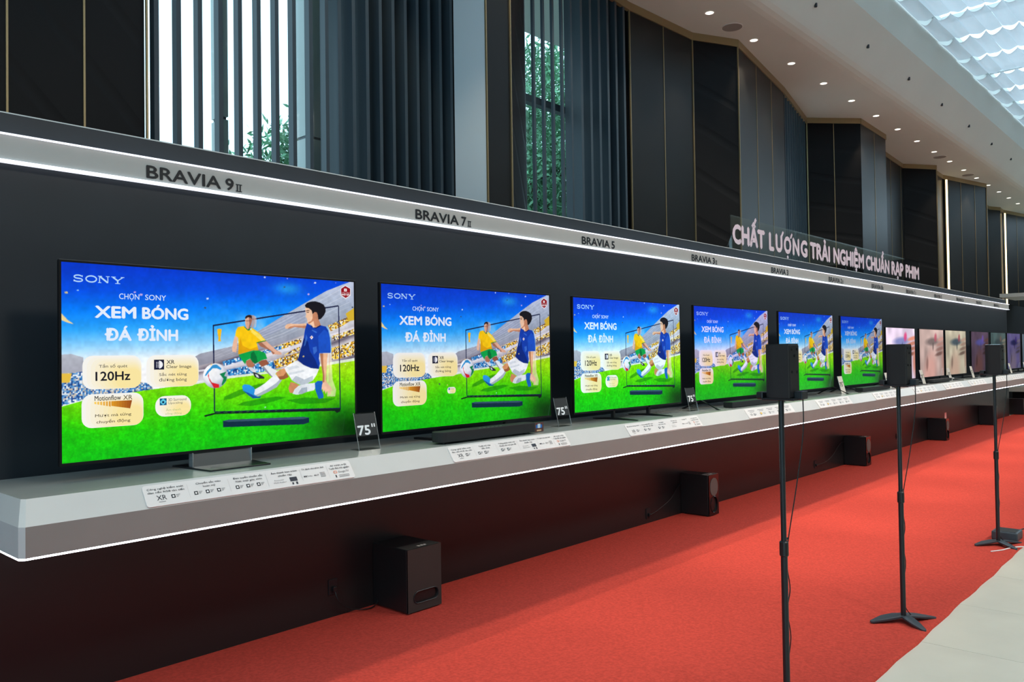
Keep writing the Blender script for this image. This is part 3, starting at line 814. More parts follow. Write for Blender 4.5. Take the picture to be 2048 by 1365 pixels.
# ================================================================== televisions
def fill(img, pts, col, alpha=1.0):
    """paint one flat shape into the picture grid"""
    H, W = img.shape[:2]
    P = np.array(pts) * (W, H)
    x0, x1 = int(max(0, P[:, 0].min() - 1)), int(min(W, P[:, 0].max() + 2))
    y0, y1 = int(max(0, P[:, 1].min() - 1)), int(min(H, P[:, 1].max() + 2))
    if x1 <= x0 or y1 <= y0:
        return None
    gx, gy = np.meshgrid(np.arange(x0, x1) + 0.5, np.arange(y0, y1) + 0.5)
    ins = np.zeros(gx.shape, bool)
    k = len(P)
    for i in range(k):
        ax, ay = P[i]
        bx, by = P[(i + 1) % k]
        if ay == by:
            continue
        c_ = (ay > gy) != (by > gy)
        ins ^= c_ & (gx < (bx - ax) * (gy - ay) / (by - ay) + ax)
    sub = img[y0:y1, x0:x1]
    if callable(col):
        cc = col(gx / W, gy / H)
    else:
        cc = np.array(col, float) / 255
    sub[ins] = sub[ins] * (1 - alpha) + (np.broadcast_to(cc, sub.shape)[ins]) * alpha
    return ins


def crowd(cols, scale):
    cols = np.array(cols, float) / 255

    def fn(u, v):
        cell = (np.floor(u * scale * 1.78).astype(int) * 7919 + np.floor(v * scale).astype(int) * 104729)
        r = (np.sin(cell * 12.9898) * 43758.5453) % 1
        return cols[(r * len(cols)).astype(int) % len(cols)]
    return fn


def smooth_noise(h, w, cells, seed):
    g = np.random.default_rng(seed).random((cells + 2, int(cells * w / h) + 3))
    yy = np.linspace(0, cells, h)
    xx = np.linspace(0, g.shape[1] - 2.001, w)
    yi, xi = yy.astype(int), xx.astype(int)
    fy, fx = (yy - yi)[:, None], (xx - xi)[None]
    fy, fx = fy * fy * (3 - 2 * fy), fx * fx * (3 - 2 * fx)
    yi = np.minimum(yi, cells)
    a = g[yi][:, xi] * (1 - fx) + g[yi][:, xi + 1] * fx
    b = g[yi + 1][:, xi] * (1 - fx) + g[yi + 1][:, xi + 1] * fx
    return a * (1 - fy) + b * fy


def ramp(t, stops):
    ts = [s_[0] for s_ in stops]
    cs = np.array([s_[1] for s_ in stops], float) / 255
    return np.stack([np.interp(t, ts, cs[:, i]) for i in range(3)], -1)


def football_picture(W, H):
    v, u = np.meshgrid((np.arange(H) + 0.5) / H, (np.arange(W) + 0.5) / W, indexing='ij')
    t = v + 0.10 * (u - 0.3) * (1 - v)
    img = ramp(t, [(0, (2, 56, 204)), (0.12, (0, 78, 226)), (0.22, (0, 124, 246)), (0.32, (44, 164, 250)), (0.41, (146, 210, 252)), (0.48, (234, 246, 254)), (0.56, (250, 250, 252)), (1, (250, 250, 250))])
    n1 = smooth_noise(H, W, 7, 3) * 0.6 + smooth_noise(H, W, 17, 4) * 0.3 + smooth_noise(H, W, 40, 5) * 0.1
    cl = np.clip((n1 - 0.52) * 3.2, 0, 1) * np.clip((v - 0.16) * 3.5, 0, 1) * np.clip((u - 0.36) * 4, 0, 1)
    img = img * (1 - cl[..., None]) + np.array((0.90, 0.96, 1.0)) * cl[..., None]
    glow = np.exp(-(((u - 0.72) / 0.05) ** 2 + ((v - 0.07) / 0.035) ** 2))
    img = img * (1 - 0.6 * glow[..., None]) + np.array((0.2, 0.75, 0.95)) * 0.6 * glow[..., None]
    P = PIC
    f = lambda n_, c_, a_=1.0: fill(img, P[n_], c_, a_)
    grey = lambda uu, vv: ramp(vv - 0.30 * (1 - uu), [(0.0, (206, 210, 222)), (0.18, (176, 178, 190)), (0.34, (140, 140, 156))])
    f('roof', grey, 0.92)
    f('roof2', (150, 158, 190), 0.5)
    for q in range(7):
        o_ = 0.018 * q
        fill(img, [(0.45, 0.50 - o_ * 0.4), (0.70, 0.36 - o_), (0.98, 0.16 - o_ * 1.6), (0.98, 0.164 - o_ * 1.6), (0.70, 0.365 - o_), (0.45, 0.503 - o_ * 0.4)], (232, 234, 242), 0.4 if q % 2 else 0.2)
    f('roof_l', grey, 0.9)
    f('stand_r', lambda uu, vv: ramp((vv * 7.0 + uu * 4.2) % 1.0, [(0, (218, 218, 226)), (0.45, (168, 160, 168)), (0.62, (104, 96, 112)), (0.8, (196, 190, 196)), (1, (220, 220, 228))]))
    f('stand_l', crowd([(60, 130, 196), (226, 234, 240), (30, 72, 140), (200, 190, 176), (110, 160, 210)], 130))
    YE = crowd([(246, 196, 40), (214, 150, 30), (250, 226, 120), (120, 84, 50), (240, 240, 230), (70, 60, 70)], 120)
    BL = crowd([(40, 124, 196), (90, 170, 226), (226, 238, 246), (24, 70, 140), (50, 140, 206)], 120)
    for b_n in ('band_y1', 'band_y1r', 'band_y2', 'band_y2r', 'band_y3r'):
        f(b_n, YE)
    for b_n in ('band_b1', 'band_b2'):
        f(b_n, BL)
    f('rail1', (226, 222, 232), 0.9)
    f('rail2', (190, 184, 200), 0.8)
    # pitch
    g1 = smooth_noise(H, W, 60, 11) * 0.5 + smooth_noise(H, W, 160, 12) * 0.5
    g2 = smooth_noise(H, W, 8, 13)
    pitch = ramp(v + 0.10 * (g2 - 0.5), [(0.54, (176, 232, 20)), (0.62, (140, 226, 4)), (0.74, (84, 214, 0)), (0.86, (30, 202, 4)), (1.0, (14, 192, 14))])
    dark = np.exp(-(((u - 0.98) / 0.17) ** 2 + ((v - 0.96) / 0.16) ** 2))
    pitch = pitch * (0.86 + 0.28 * g1[..., None]) * (1 - 0.72 * dark[..., None])
    tex = pitch.clip(0, 1)
    f('field', lambda uu, vv: tex[np.clip((vv * H).astype(int), 0, H - 1), np.clip((uu * W).astype(int), 0, W - 1)])
    f('rail3', (232, 238, 236), 0.9)
    for s_ in ('shadow1', 'shadow2', 'shadow3'):
        f(s_, (10, 110, 10), 0.5)
    # outlined set in the advert
    fr = P['frame']
    for a, b in zip(fr, fr[1:] + fr[:1]):
        d = (0.0022, 0.0036)
        fill(img, [(a[0] - d[0], a[1] - d[1]), (b[0] - d[0], b[1] - d[1]), (b[0] + d[0], b[1] + d[1]), (a[0] + d[0], a[1] + d[1])], (22, 28, 66))
    f('stand_bar', (16, 30, 26))
    f('sbar', (14, 44, 66))
    f('sbart', (52, 84, 104))
    f('trophy', (248, 190, 20))
    # player in yellow
    SK, SKd = (226, 168, 134), (158, 92, 66)
    f('yghost2', (226, 190, 176), 0.6)
    f('yghost1', (206, 156, 136), 0.75)
    f('yarmL', (232, 184, 156))
    f('yneck', SKd)
    f('yface', (220, 170, 144))
    f('yfacesh', (150, 92, 72), 0.8)
    f('yeyes', (90, 50, 40), 0.6)
    f('yhair', (46, 28, 26))
    f('yarmR', (224, 172, 146))
    f('yarmRsh', (150, 88, 64), 0.8)
    f('ylegR', (150, 86, 62))
    f('ysockR', (232, 236, 240))
    f('ysockRsh', (120, 126, 140), 0.8)
    f('ylegL', (176, 112, 84))
    f('ysockL', (220, 222, 228))
    f('yboot', (40, 44, 54))
    f('yboot2', (220, 224, 228))
    f('yshorts', (10, 164, 72))
    f('yshortssh', (4, 104, 52), 0.8)
    f('yshirt', (250, 200, 14))
    f('yshirtsh', (222, 154, 6), 0.75)
    f('yshirthl', (255, 232, 110), 0.8)
    f('ycollar', (20, 130, 50))
    f('ycuff', (20, 130, 50))
    # ball
    bx = (P['ball'][0][0] + P['ball'][1][0]) / 2
    by = (P['ball'][2][1] + P['ball'][3][1]) / 2
    rx = (P['ball'][1][0] - P['ball'][0][0]) / 2
    ry = (P['ball'][3][1] - P['ball'][2][1]) / 2
    circ = [(bx + rx * math.cos(k * math.pi / 18), by + ry * math.sin(k * math.pi / 18)) for k in range(36)]
    fill(img, circ, lambda uu, vv: ramp(np.hypot((uu - bx + 0.3 * rx) / rx, (vv - by + 0.35 * ry) / ry), [(0, (255, 255, 255)), (0.8, (238, 240, 246)), (1.4, (150, 156, 178))]))
    f('ballblue', (52, 150, 214))
    f('ballred', (216, 30, 44))
    f('ballgrn', (14, 128, 76))
    # player in blue
    f('ghost', (252, 240, 222), 0.62)
    f('ghostln', (226, 176, 150), 0.7)
    f('ghostb', (120, 190, 236), 0.7)
    f('thighR', (206, 140, 96))
    f('sockR', (226, 232, 238))
    f('sockRsh', (140, 156, 172), 0.7)
    f('shoeR', (22, 98, 190))
    f('thighL', (216, 150, 100))
    f('thighLsh', (140, 80, 46), 0.8)
    f('sockL', (236, 240, 244))
    f('sockLsh', (150, 166, 180), 0.8)
    f('shoeL', (40, 150, 226))
    f('shoeLsh', (16, 70, 140), 0.8)
    f('shorts', (240, 243, 246))
    f('shortssh', (172, 184, 196), 0.8)
    f('fold1', (206, 214, 222), 0.8)
    f('fold2', (206, 214, 222), 0.8)
    f('armL', (236, 188, 154))
    f('armLsh', (176, 110, 80), 0.75)
    f('armR', (232, 180, 142))
    f('armRsh', (164, 102, 70), 0.8)
    f('hand', (236, 190, 162))
    f('neck', (190, 124, 92))
    f('shirt', (18, 62, 172))
    f('shirtsh', (8, 34, 112), 0.75)
    f('sleeve', (28, 84, 198), 0.85)
    f('collar', (8, 26, 90))
    for s_ in ('sh1', 'sh2', 'sh3'):
        f(s_, (84, 140, 226), 0.55)
    f('face', (240, 196, 164))
    f('facesh', (186, 116, 82), 0.8)
    f('eye', (50, 30, 26))
    f('brow', (50, 30, 26))
    f('hair', (24, 22, 28))
    f('badge', (240, 240, 244))
    f('badge2', (206, 30, 50))
    # soft modelling of light over the figures
    sh = smooth_noise(H, W, 26, 51) * 0.5 + smooth_noise(H, W, 70, 52) * 0.5
    img *= (0.93 + 0.14 * sh)[..., None]
    np.clip(img, 0, 1, out=img)
    # confetti
    rg = np.random.default_rng(21)
    for k in range(26):
        cu, cv = rg.random(), rg.random() * 0.8
        s_ = 0.002 + 0.004 * rg.random()
        a = rg.random() * 3
        colr = [(250, 214, 120), (190, 236, 250), (250, 250, 255), (60, 70, 90), (240, 190, 230)][k % 5]
        fill(img, [(cu + s_ * math.cos(a + q), cv + 1.4 * s_ * math.sin(a + q) * (1 if q % 2 else 0.6)) for q in (0, 1.57, 3.14, 4.71)], colr, 0.8)
    fill(img, [(0.0, 0.255), (0.018, 0.29), (0.034, 0.31), (0.018, 0.303), (0.0, 0.29)], (236, 214, 150))
    fill(img, [(0.962, 0.21), (1.0, 0.17), (1.0, 0.25), (0.975, 0.26)], (214, 178, 50))
    fill(img, [(0.0, 0.555), (0.028, 0.555), (0.022, 0.60), (0.0, 0.60)], (230, 190, 70))
    return img


def spa_picture(W, H, base, skin, dark, flower, seed):
    """soft close-up of a hand holding a leaf over pale cloth"""
    v, u = np.meshgrid((np.arange(H) + 0.5) / H, (np.arange(W) + 0.5) / W, indexing='ij')
    t = smooth_noise(H, W, 4, seed)
    b0, s0, d0, f0 = [np.array(c_, float) / 255 for c_ in (base, skin, dark, flower)]
    img = b0 * (0.86 + 0.28 * t[..., None]) * (1.04 - 0.16 * v[..., None])

    def blob(cx, cy, rx, ry, rot, colr, a):
        du, dv = u - cx, v - cy
        x_ = du * math.cos(rot) + dv * math.sin(rot)
        y_ = -du * math.sin(rot) + dv * math.cos(rot)
        m_ = np.clip(1.6 * (1.15 - np.hypot(x_ / rx, y_ / ry)), 0, 1)[..., None] * a
        img[:] = img * (1 - m_) + colr * m_
    blob(0.40, 0.95, 0.28, 0.55, 0.25, s0, 0.8)
    blob(0.30, 0.72, 0.05, 0.16, 0.1, s0 * 0.55, 0.6)
    blob(0.52, 0.26, 0.30, 0.09, -0.05, d0, 0.85)
    blob(0.55, 0.36, 0.025, 0.10, 0.05, d0 * 0.7, 0.7)
    blob(0.66, 0.17, 0.06, 0.10, 0.2, f0, 0.8)
    for k in range(4):
        blob(0.92 - 0.03 * k, 0.20 + 0.105 * k, 0.22, 0.045, -0.18, s0 * (0.95 - 0.14 * k), 0.9)
    blob(1.02, 0.62, 0.13, 0.35, 0.1, s0 * 0.8, 0.85)
    return img


def grid_mesh(name, img, w, h):
    """picture as a fine grid of coloured points, w x h metres, lower left at the origin, facing -y"""
    H, W = img.shape[:2]
    lin = np.where(img <= 0.04045, img / 12.92, ((img.clip(0, 1) + 0.055) / 1.055) ** 2.4)
    me = bpy.data.meshes.new(name)
    xs_ = np.linspace(0, w, W)
    zs_ = np.linspace(h, 0, H)
    co = np.zeros((H, W, 3), np.float32)
    co[..., 0] = xs_[None]
    co[..., 2] = zs_[:, None]
    idx = np.arange(H * W).reshape(H, W)
    q = np.stack([idx[1:, :-1], idx[1:, 1:], idx[:-1, 1:], idx[:-1, :-1]], -1).reshape(-1, 4)
    me.vertices.add(H * W)
    me.vertices.foreach_set('co', co.ravel())
    me.loops.add(q.size)
    me.loops.foreach_set('vertex_index', q.ravel().astype(np.int32))
    me.polygons.add(len(q))
    me.polygons.foreach_set('loop_start', np.arange(0, q.size, 4, dtype=np.int32))
    me.polygons.foreach_set('loop_total', np.full(len(q), 4, np.int32))
    me.update(calc_edges=True)
    at = me.color_attributes.new('ink', 'FLOAT_COLOR', 'POINT')
    c4 = np.ones((H * W, 4), np.float32)
    c4[:, :3] = lin.reshape(-1, 3)
    at.data.foreach_set('color', c4.ravel())
    me.validate()
    return me


SS = 2
W0, H0 = 600, 338
big = football_picture(W0 * SS, H0 * SS)
big = big.reshape(H0, SS, W0, SS, 3).mean((1, 3))
TVW, TVH = 1.660, 0.934
foot_mesh = grid_mesh('football_picture', big, TVW, TVH)
foot_low = grid_mesh('football_picture_small', big.reshape(H0 // 2, 2, W0 // 2, 2, 3).mean((1, 3)), TVW, TVH)

# lettering and cards over the picture, in screen fractions
def onscreen(u, v, l):
    return (u * TVW, -0.0006 - l * 3, TVH * (1 - v))


def box_of(n_):
    (a, b), (c_, d) = PIC[n_]
    return a, b, c_, d


def card_print(n_, scale=1.0, cx=None, cy=None):
    pr_ = Print(onscreen)
    a, b, c_, d = box_of(n_)
    mx, my = (a + c_) / 2, (b + d) / 2
    if cx is None:
        cx, cy = mx, my

    def T(p):
        return (cx + (p[0] - mx) * scale, cy + (p[1] - my) * scale)

    def R4(m_):
        x0, y0, x1, y1 = box_of(m_)
        return (*T((x0, y0)), *T((x1, y1)))
    (a, b), (c_, d) = T((a, b)), T((c_, d))
    ru, rv = 0.028 * scale, 0.050 * scale
    N = 9
    # soft cream card: stepped tint towards the lower right corner
    pr_.rrect(a, b, c_, d, ru, rv, (246, 244, 238))
    for k in range(1, N):
        t = k / N
        pr_.rrect(a + (c_ - a) * 0.62 * t, b + (d - b) * 0.45 * t, c_ - 0.003 * t, d - 0.004 * t, ru * (1 - 0.3 * t), rv * (1 - 0.3 * t), (int(247 + 3 * t), int(244 - 16 * t), int(238 - 86 * t)))
    K, G = (20, 22, 34), (84, 80, 76)
    if n_ == 'card1':
        pr_.text('Tần số quét', *R4('t_tan'), G, 0.008)
        pr_.text('120Hz', *R4('t_120'), K, 0.018)
    if n_ == 'card2':
        x0, y0, x1, y1 = R4('ic_xr')
        pr_.rect(x0, y0, x1, y1, (24, 26, 52))
        mcx, mcy = (x0 + x1) / 2, (y0 + y1) / 2
        rr = (x1 - x0) * 0.38
        pr_.poly([(mcx + rr * math.cos(q * math.pi / 10 - math.pi / 2), mcy + rr * 1.78 * math.sin(q * math.pi / 10 - math.pi / 2)) for q in range(11)], (240, 240, 246))
        for q in range(4):
            for r_ in range(2):
                pr_.rect(mcx - rr * (0.35 + 0.42 * r_), mcy + rr * 1.78 * (-0.7 + 0.4 * q), mcx - rr * (0.12 + 0.42 * r_), mcy + rr * 1.78 * (-0.5 + 0.4 * q), (220, 222, 236))
        pr_.text('XR', *R4('t_xr'), K, 0.006)
        pr_.text('Clear Image', *R4('t_clear'), (40, 38, 44), 0.006)
        pr_.text('Sắc nét từng', *R4('t_sac'), G, 0.008)
        pr_.text('đường bóng', *R4('t_duong'), G, 0.008)
    if n_ == 'card3':
        pr_.text('Motionflow', *R4('t_mot'), K, 0.010)
        pr_.text('XR', *R4('t_xr2'), (90, 76, 40), 0.004)
        x0, y0, x1, y1 = R4('fl1')
        hh = y1 - y0
        for k in range(6):
            q0, q1 = x0 + (x1 - x0) * 0.075 * k, x0 + (x1 - x0) * (0.075 * k + 0.052)
            f0_, f1_ = 0.16 + 0.05 * k, 0.20 + 0.05 * k
            pr_.poly([(q0, y0), (q1, y0), (q1, y0 + hh * f1_ * 1.4), (q0, y0 + hh * f0_ * 1.4)], (int(252 - 6 * k), int(206 - 10 * k), int(90 - 6 * k)))
        for k in range(8):
            q0, q1 = x0 + (x1 - x0) * (0.44 + 0.07 * k), x0 + (x1 - x0) * (0.44 + 0.07 * (k + 1))
            pr_.poly([(q0, y0), (q1, y0), (q1 - 0.006 * (k == 7), y0 + hh * (0.55 + 0.055 * (k + 1))), (q0, y0 + hh * (0.55 + 0.055 * k))], (int(220 - 9 * k), int(150 - 10 * k), int(36 - 2 * k)))
        pr_.text('Mượt mà từng', *R4('t_muot'), (80, 72, 56), 0.008)
        pr_.text('chuyển động', *R4('t_chu'), (80, 72, 56), 0.008)
    if n_ == 'card4':
        x0, y0, x1, y1 = R4('ic_3d')
        pr_.rect(x0, y0, x1, y1, (24, 96, 140))
        pr_.poly([((x0 + x1) / 2, y0), (x1, (y0 + y1) / 2), ((x0 + x1) / 2, y1), (x0, (y0 + y1) / 2)], (96, 200, 226))
        pr_.rrect(x0 * 0.65 + x1 * 0.35, y0 * 0.6 + y1 * 0.4, x0 * 0.35 + x1 * 0.65, y0 * 0.3 + y1 * 0.7, 0.002, 0.003, (14, 40, 70))
        pr_.text('3D Surround', *R4('t_3d'), (88, 100, 100))
        pr_.text('Upscaling', *R4('t_up'), (88, 100, 100))
        pr_.text('Âm thanh', *R4('t_am'), (170, 190, 130))
        pr_.text('sống động', *R4('t_song'), (170, 190, 130))
    return pr_.mesh('feature_card')


def sony_strokes(pr_, x0, y0, x1, y1, col):
    """slab serif word drawn stroke by stroke"""
    w = (x1 - x0)
    h = (y1 - y0)
    A = 1.78

    def L(p, t):
        pr_.line([(x0 + a * w, y0 + b * h) for a, b in p], t * h, col, asp=A)
    arc = lambda cx, cy, rx, ry, a0, a1, n_=12: [(cx + rx * math.cos(math.radians(a0 + (a1 - a0) * i / n_)), cy + ry * math.sin(math.radians(a0 + (a1 - a0) * i / n_))) for i in range(n_ + 1)]
    # S
    L(arc(0.098, 0.28, 0.075, 0.22, -20, -180) + arc(0.098, 0.28, 0.075, 0.22, 180, 95, 6) + arc(0.098, 0.72, 0.082, 0.22, -85, 90, 10) + arc(0.098, 0.72, 0.082, 0.22, 90, 170, 6), 0.085)
    L([(0.177, 0.06), (0.177, 0.32)], 0.04)
    L([(0.018, 0.70), (0.018, 0.96)], 0.04)
    # O
    L(arc(0.345, 0.5, 0.102, 0.42, 0, 360, 22), 0.09)
    # N
    L([(0.505, 0.08), (0.505, 0.94)], 0.06)
    L([(0.51, 0.08), (0.665, 0.92)], 0.11)
    L([(0.668, 0.08), (0.668, 0.94)], 0.06)
    L([(0.475, 0.05), (0.555, 0.05)], 0.045)
    L([(0.475, 0.95), (0.540, 0.95)], 0.045)
    L([(0.630, 0.05), (0.705, 0.05)], 0.045)
    # Y
    L([(0.765, 0.08), (0.865, 0.55)], 0.10)
    L([(0.965, 0.08), (0.865, 0.55)], 0.065)
    L([(0.865, 0.50), (0.865, 0.94)], 0.10)
    L([(0.735, 0.05), (0.825, 0.05)], 0.045)
    L([(0.925, 0.05), (1.0, 0.05)], 0.045)
    L([(0.815, 0.95), (0.915, 0.95)], 0.045)


def headline_print():
    out = []
    pr_ = Print(onscreen)
    a, b, c_, d = box_of('t_sony')
    sony_strokes(pr_, a, b + 0.003, c_, d + 0.006, (176, 214, 250))
    out.append(('maker_mark', pr_.mesh('maker_mark')))
    for tx, bx_, cl, bo in (('CHỌN SONY', 't_chon', (206, 224, 248), 0.006), ('XEM BÓNG', 't_xem', (226, 236, 252), 0.036), ('ĐÁ ĐỈNH', 't_da', (226, 236, 252), 0.036)):
        x0, y0, x1, y1 = box_of(bx_)
        e0, e1 = {'t_chon': (0.42, 0.545), 't_xem': (0.425, 0.485), 't_da': (0.355, 0.425)}[bx_]
        for word, fa_, fb_ in zip(tx.split(), (0, e1), (e0, 1)):
            pr_ = Print(onscreen)
            pr_.text(word, x0 + (x1 - x0) * fa_, y0, x0 + (x1 - x0) * fb_, y1, cl, bo, ref='H')
            out.append(('slogan_word', pr_.mesh('slogan_word')))
    pr_ = Print(onscreen)
    pr_.poly(PIC['hex'], (232, 226, 232))
    pr_.poly(PIC['hexin'], (150, 16, 30))
    pr_.rect(0.9565, 0.046, 0.9685, 0.064, (240, 236, 238))
    pr_.rect(0.9608, 0.052, 0.9642, 0.0585, (190, 30, 44))
    pr_.text('CHẤT LƯỢNG', 0.945, 0.070, 0.982, 0.076, (226, 190, 196), ref='H')
    pr_.text('NHẬT BẢN', 0.944, 0.080, 0.983, 0.091, (250, 244, 246), 0.03, ref='H')
    out.append(('badge', pr_.mesh('badge')))
    return out


cards = {n_: card_print(n_) for n_ in ('card1', 'card2', 'card3', 'card4')}
card4_small = card_print('card4', 0.42, 0.362, 0.745)
headline = headline_print()


def link(name, me, parent, loc, m):
    o = bpy.data.objects.new(name, me)
    if not me.materials:
        me.materials.append(None)
    COL.objects.link(o)
    o.parent = parent
    o.location = loc
    o.material_slots[0].link = 'OBJECT'
    o.material_slots[0].material = m
    return o


TVY = -0.41
tv_specs = [
    # X, width, height, bottom z, stand, cards, look, label
    (1.377, 1, 'pedestal', 'full', ((1, 1, 1), 1.0), 'television with football advert on a central steel pedestal, nearest the ledge end'),
    (3.223, 1, 'hidden', 'small4', ((0.96, 0.96, 1.0), 0.95), 'television with football advert behind the rounded soundbar, second from the ledge end'),
    (5.185, 1, 'tfeet', 'full', ((0.90, 1.05, 1.1), 1.02), 'television with football advert on two thin T-shaped feet, third from the ledge end'),
    (7.117, 1, 'ends', 'no4', ((0.95, 0.85, 1.1), 0.92), 'television with football advert partly behind the nearest stand speaker'),
    (9.067, 1, 'ends', 'two', ((0.95, 1.0, 1.05), 0.85), 'television with football advert to the right of the nearest stand speaker'),
    (11.013, 1, 'ends', 'two', ((0.95, 1.0, 1.1), 0.70), 'television with washed-out football advert, last of the football screens'),
]


def tv_body(root, x, w, h, z, y, thick=0.055, bez=0.010, chin=0.012):
    f_ = MB()
    yf, yb = y - 0.004, y + 0.012
    f_.box(x - bez, x, yf, yb, z - chin, z + h + bez)
    f_.box(x + w, x + w + bez, yf, yb, z - chin, z + h + bez)
    f_.box(x, x + w, yf, yb, z + h, z + h + bez)
    f_.box(x, x + w, yf, yb, z - chin, z)
    f_.build('bezel', M['rim'], root)
    MB().box(x - bez, x + w + bez, y + 0.004, y + 0.022, z - chin, z + h + bez).build('panel_back', M['black'], root, bevel=0.003)
    MB().box(x + 0.12, x + w - 0.12, y + 0.022, y + thick, z + 0.02, z + h * 0.62).build('rear_housing', M['black'], root, bevel=0.01)
    MB().box(x - bez, x + w + bez, y - 0.0045, y + 0.010, z + h + bez, z + h + bez + 0.002).build('top_rim', M['steel'], root)


def tfoot(root, x, y, z, name='foot', fr=0.24):
    MB().prism([(y - fr, ZT), (y + 0.22, ZT), (y + 0.22, ZT + 0.008), (y + 0.03, ZT + 0.020), (y - 0.03, ZT + 0.020), (y - fr, ZT + 0.008)], x - 0.010, x + 0.010, 'x').build(name, M['black'], root, bevel=0.003)
    MB().box(x - 0.012, x + 0.012, y - 0.004, y + 0.025, ZT + 0.016, z).build('foot_post', M['black'], root)


def endfoot(root, x, y, z, s):
    # splayed V-shaped foot under one end
    f_ = MB()
    for dy in (-0.21, 0.20):
        a, b = Vector((x, y, z)), Vector((x + s * 0.05, y + dy, ZT + 0.010))
        f_.prism([(y - 0.014, z), (y + 0.014, z), (y + dy + 0.012 * (1 if dy > 0 else -1), ZT), (y + dy - 0.025 * (1 if dy > 0 else -1), ZT)], x - 0.011, x + 0.011, 'x')
    f_.build('foot', M['black'], root)


for k, (x, nn, stand, cset, (tint, es), lab) in enumerate(tv_specs):
    z = 1.213
    y = TVY + (0.03 if k == 0 else 0)
    root = thing('television', lab, 'television', (x, y, ZT), 'row of large televisions showing the football advert')
    tv_body(root, x, TVW, TVH, z, y, chin=0.014)
    sm = screen_mat('screen_%d' % k, tint, es, spec=(0.3, 0.3, 0.4, 0.6, 0.9, 1.0)[k], rough=(0.12, 0.12, 0.12, 0.15, 0.2, 0.22)[k])
    off = (0, 0, z - ZT)
    scr = link('screen', foot_mesh if k < 3 else foot_low, root, off, sm)
    tm = screen_mat('screen_text_%d' % k, tint, es, spec=(0.3, 0.3, 0.4, 0.6, 0.9, 1.0)[k], rough=(0.12, 0.12, 0.12, 0.15, 0.2, 0.22)[k])
    for nm_, me_ in headline:
        link(nm_, me_, scr, (0, 0, 0), tm if k < 5 else screen_mat('screen_text_faint', (0.75, 0.85, 1), 0.62))
    cn = {'full': ('card1', 'card2', 'card3', 'card4'), 'small4': ('card1', 'card2', 'card3'), 'no4': ('card1', 'card2', 'card3'), 'two': ('card1', 'card2', 'card3')}[cset]
    for c_ in cn:
        link('feature_card', cards[c_], scr, (0, 0, 0), tm)
    if cset == 'small4':
        link('feature_card', card4_small, scr, (0, 0, 0), tm)
    if stand == 'pedestal':
        cx = 2.165
        MB().prism([(cx - 0.17, y - 0.20), (cx + 0.17, y - 0.20), (cx + 0.20, y + 0.15), (cx - 0.20, y + 0.15)], ZT, ZT + 0.008, 'z').build('base_plate', M['satin'], root, bevel=0.002)
        MB().prism([(y - 0.010, ZT + 0.006), (y + 0.03, ZT + 0.006), (y + 0.03, z + 0.03), (y + 0.012, z + 0.03)], cx - 0.165, cx + 0.165, 'x').build('neck', M['steel'], root)
        for sx in (-0.166, 0.166):
            MB().box(cx + sx - 0.002, cx + sx + 0.002, y - 0.012, y + 0.03, ZT + 0.006, z - 0.012).build('neck_edge', M['edge'], root)
    elif stand == 'tfeet':
        tfoot(root, x + 0.55, y, z)
        tfoot(root, x + 1.10, y, z)
    elif stand == 'hidden':
        for fx in (x + 0.45, x + 1.15):
            MB().box(fx - 0.02, fx + 0.02, y - 0.08, y + 0.20, ZT, ZT + 0.012).build('foot', M['black'], root)
            MB().box(fx - 0.012, fx + 0.012, y, y + 0.025, ZT + 0.012, z).build('foot_post', M['black'], root)
    else:
        endfoot(root, x + 0.10, y, z, 1)
        endfoot(root, x + TVW - 0.035, y, z, -1)

# smaller televisions further along, each with its own tint of the spa film
SW, SH = 1.436, 0.808
looks = [
    ((236, 216, 238), (246, 150, 120), (120, 130, 190), (230, 60, 120), 1.0, 'brighter pink', 31),
    ((206, 178, 170), (226, 168, 156), (120, 106, 104), (200, 90, 110), 0.9, 'muted pink', 32),
    ((206, 196, 172), (206, 170, 150), (60, 78, 92), (170, 80, 90), 0.85, 'pale cream', 33),
    ((92, 74, 92), (110, 72, 66), (90, 90, 170), (120, 90, 190), 0.75, 'dark brown and violet', 34),
    ((70, 92, 92), (150, 138, 118), (30, 52, 58), (120, 80, 70), 0.75, 'dull grey-green', 35),
    ((96, 88, 134), (122, 108, 126), (24, 26, 70), (60, 40, 120), 0.8, 'dim violet', 36),
    ((96, 110, 120), (120, 108, 110), (30, 40, 60), (80, 60, 90), 0.8, 'grey', 37),
]
for k, (x, lk) in enumerate(zip([12.84, 14.53, 16.10, 17.95, 19.60, 21.19, 22.85], looks)):
    z = 1.218
    lab = 'television showing a hand in %s tones, %s of the farther smaller sets' % (lk[5], ['first', 'second', 'third', 'fourth', 'fifth', 'sixth', 'seventh'][k])
    root = thing('television', lab, 'television', (x, TVY, ZT), 'row of smaller televisions farther along the ledge')
    tv_body(root, x, SW, SH, z, TVY)
    me = grid_mesh('spa_picture', spa_picture(120, 68, *lk[:4], lk[6]), SW, SH)
    link('screen', me, root, (0, 0, z - ZT), screen_mat('screen_spa_%d' % k, (1, 1, 1), lk[4]))
    fr_ = 0.06 if k in (1, 3) else 0.24
    tfoot(root, x + 0.22, TVY, z, fr=fr_)
    tfoot(root, x + SW - 0.22, TVY, z, fr=fr_)

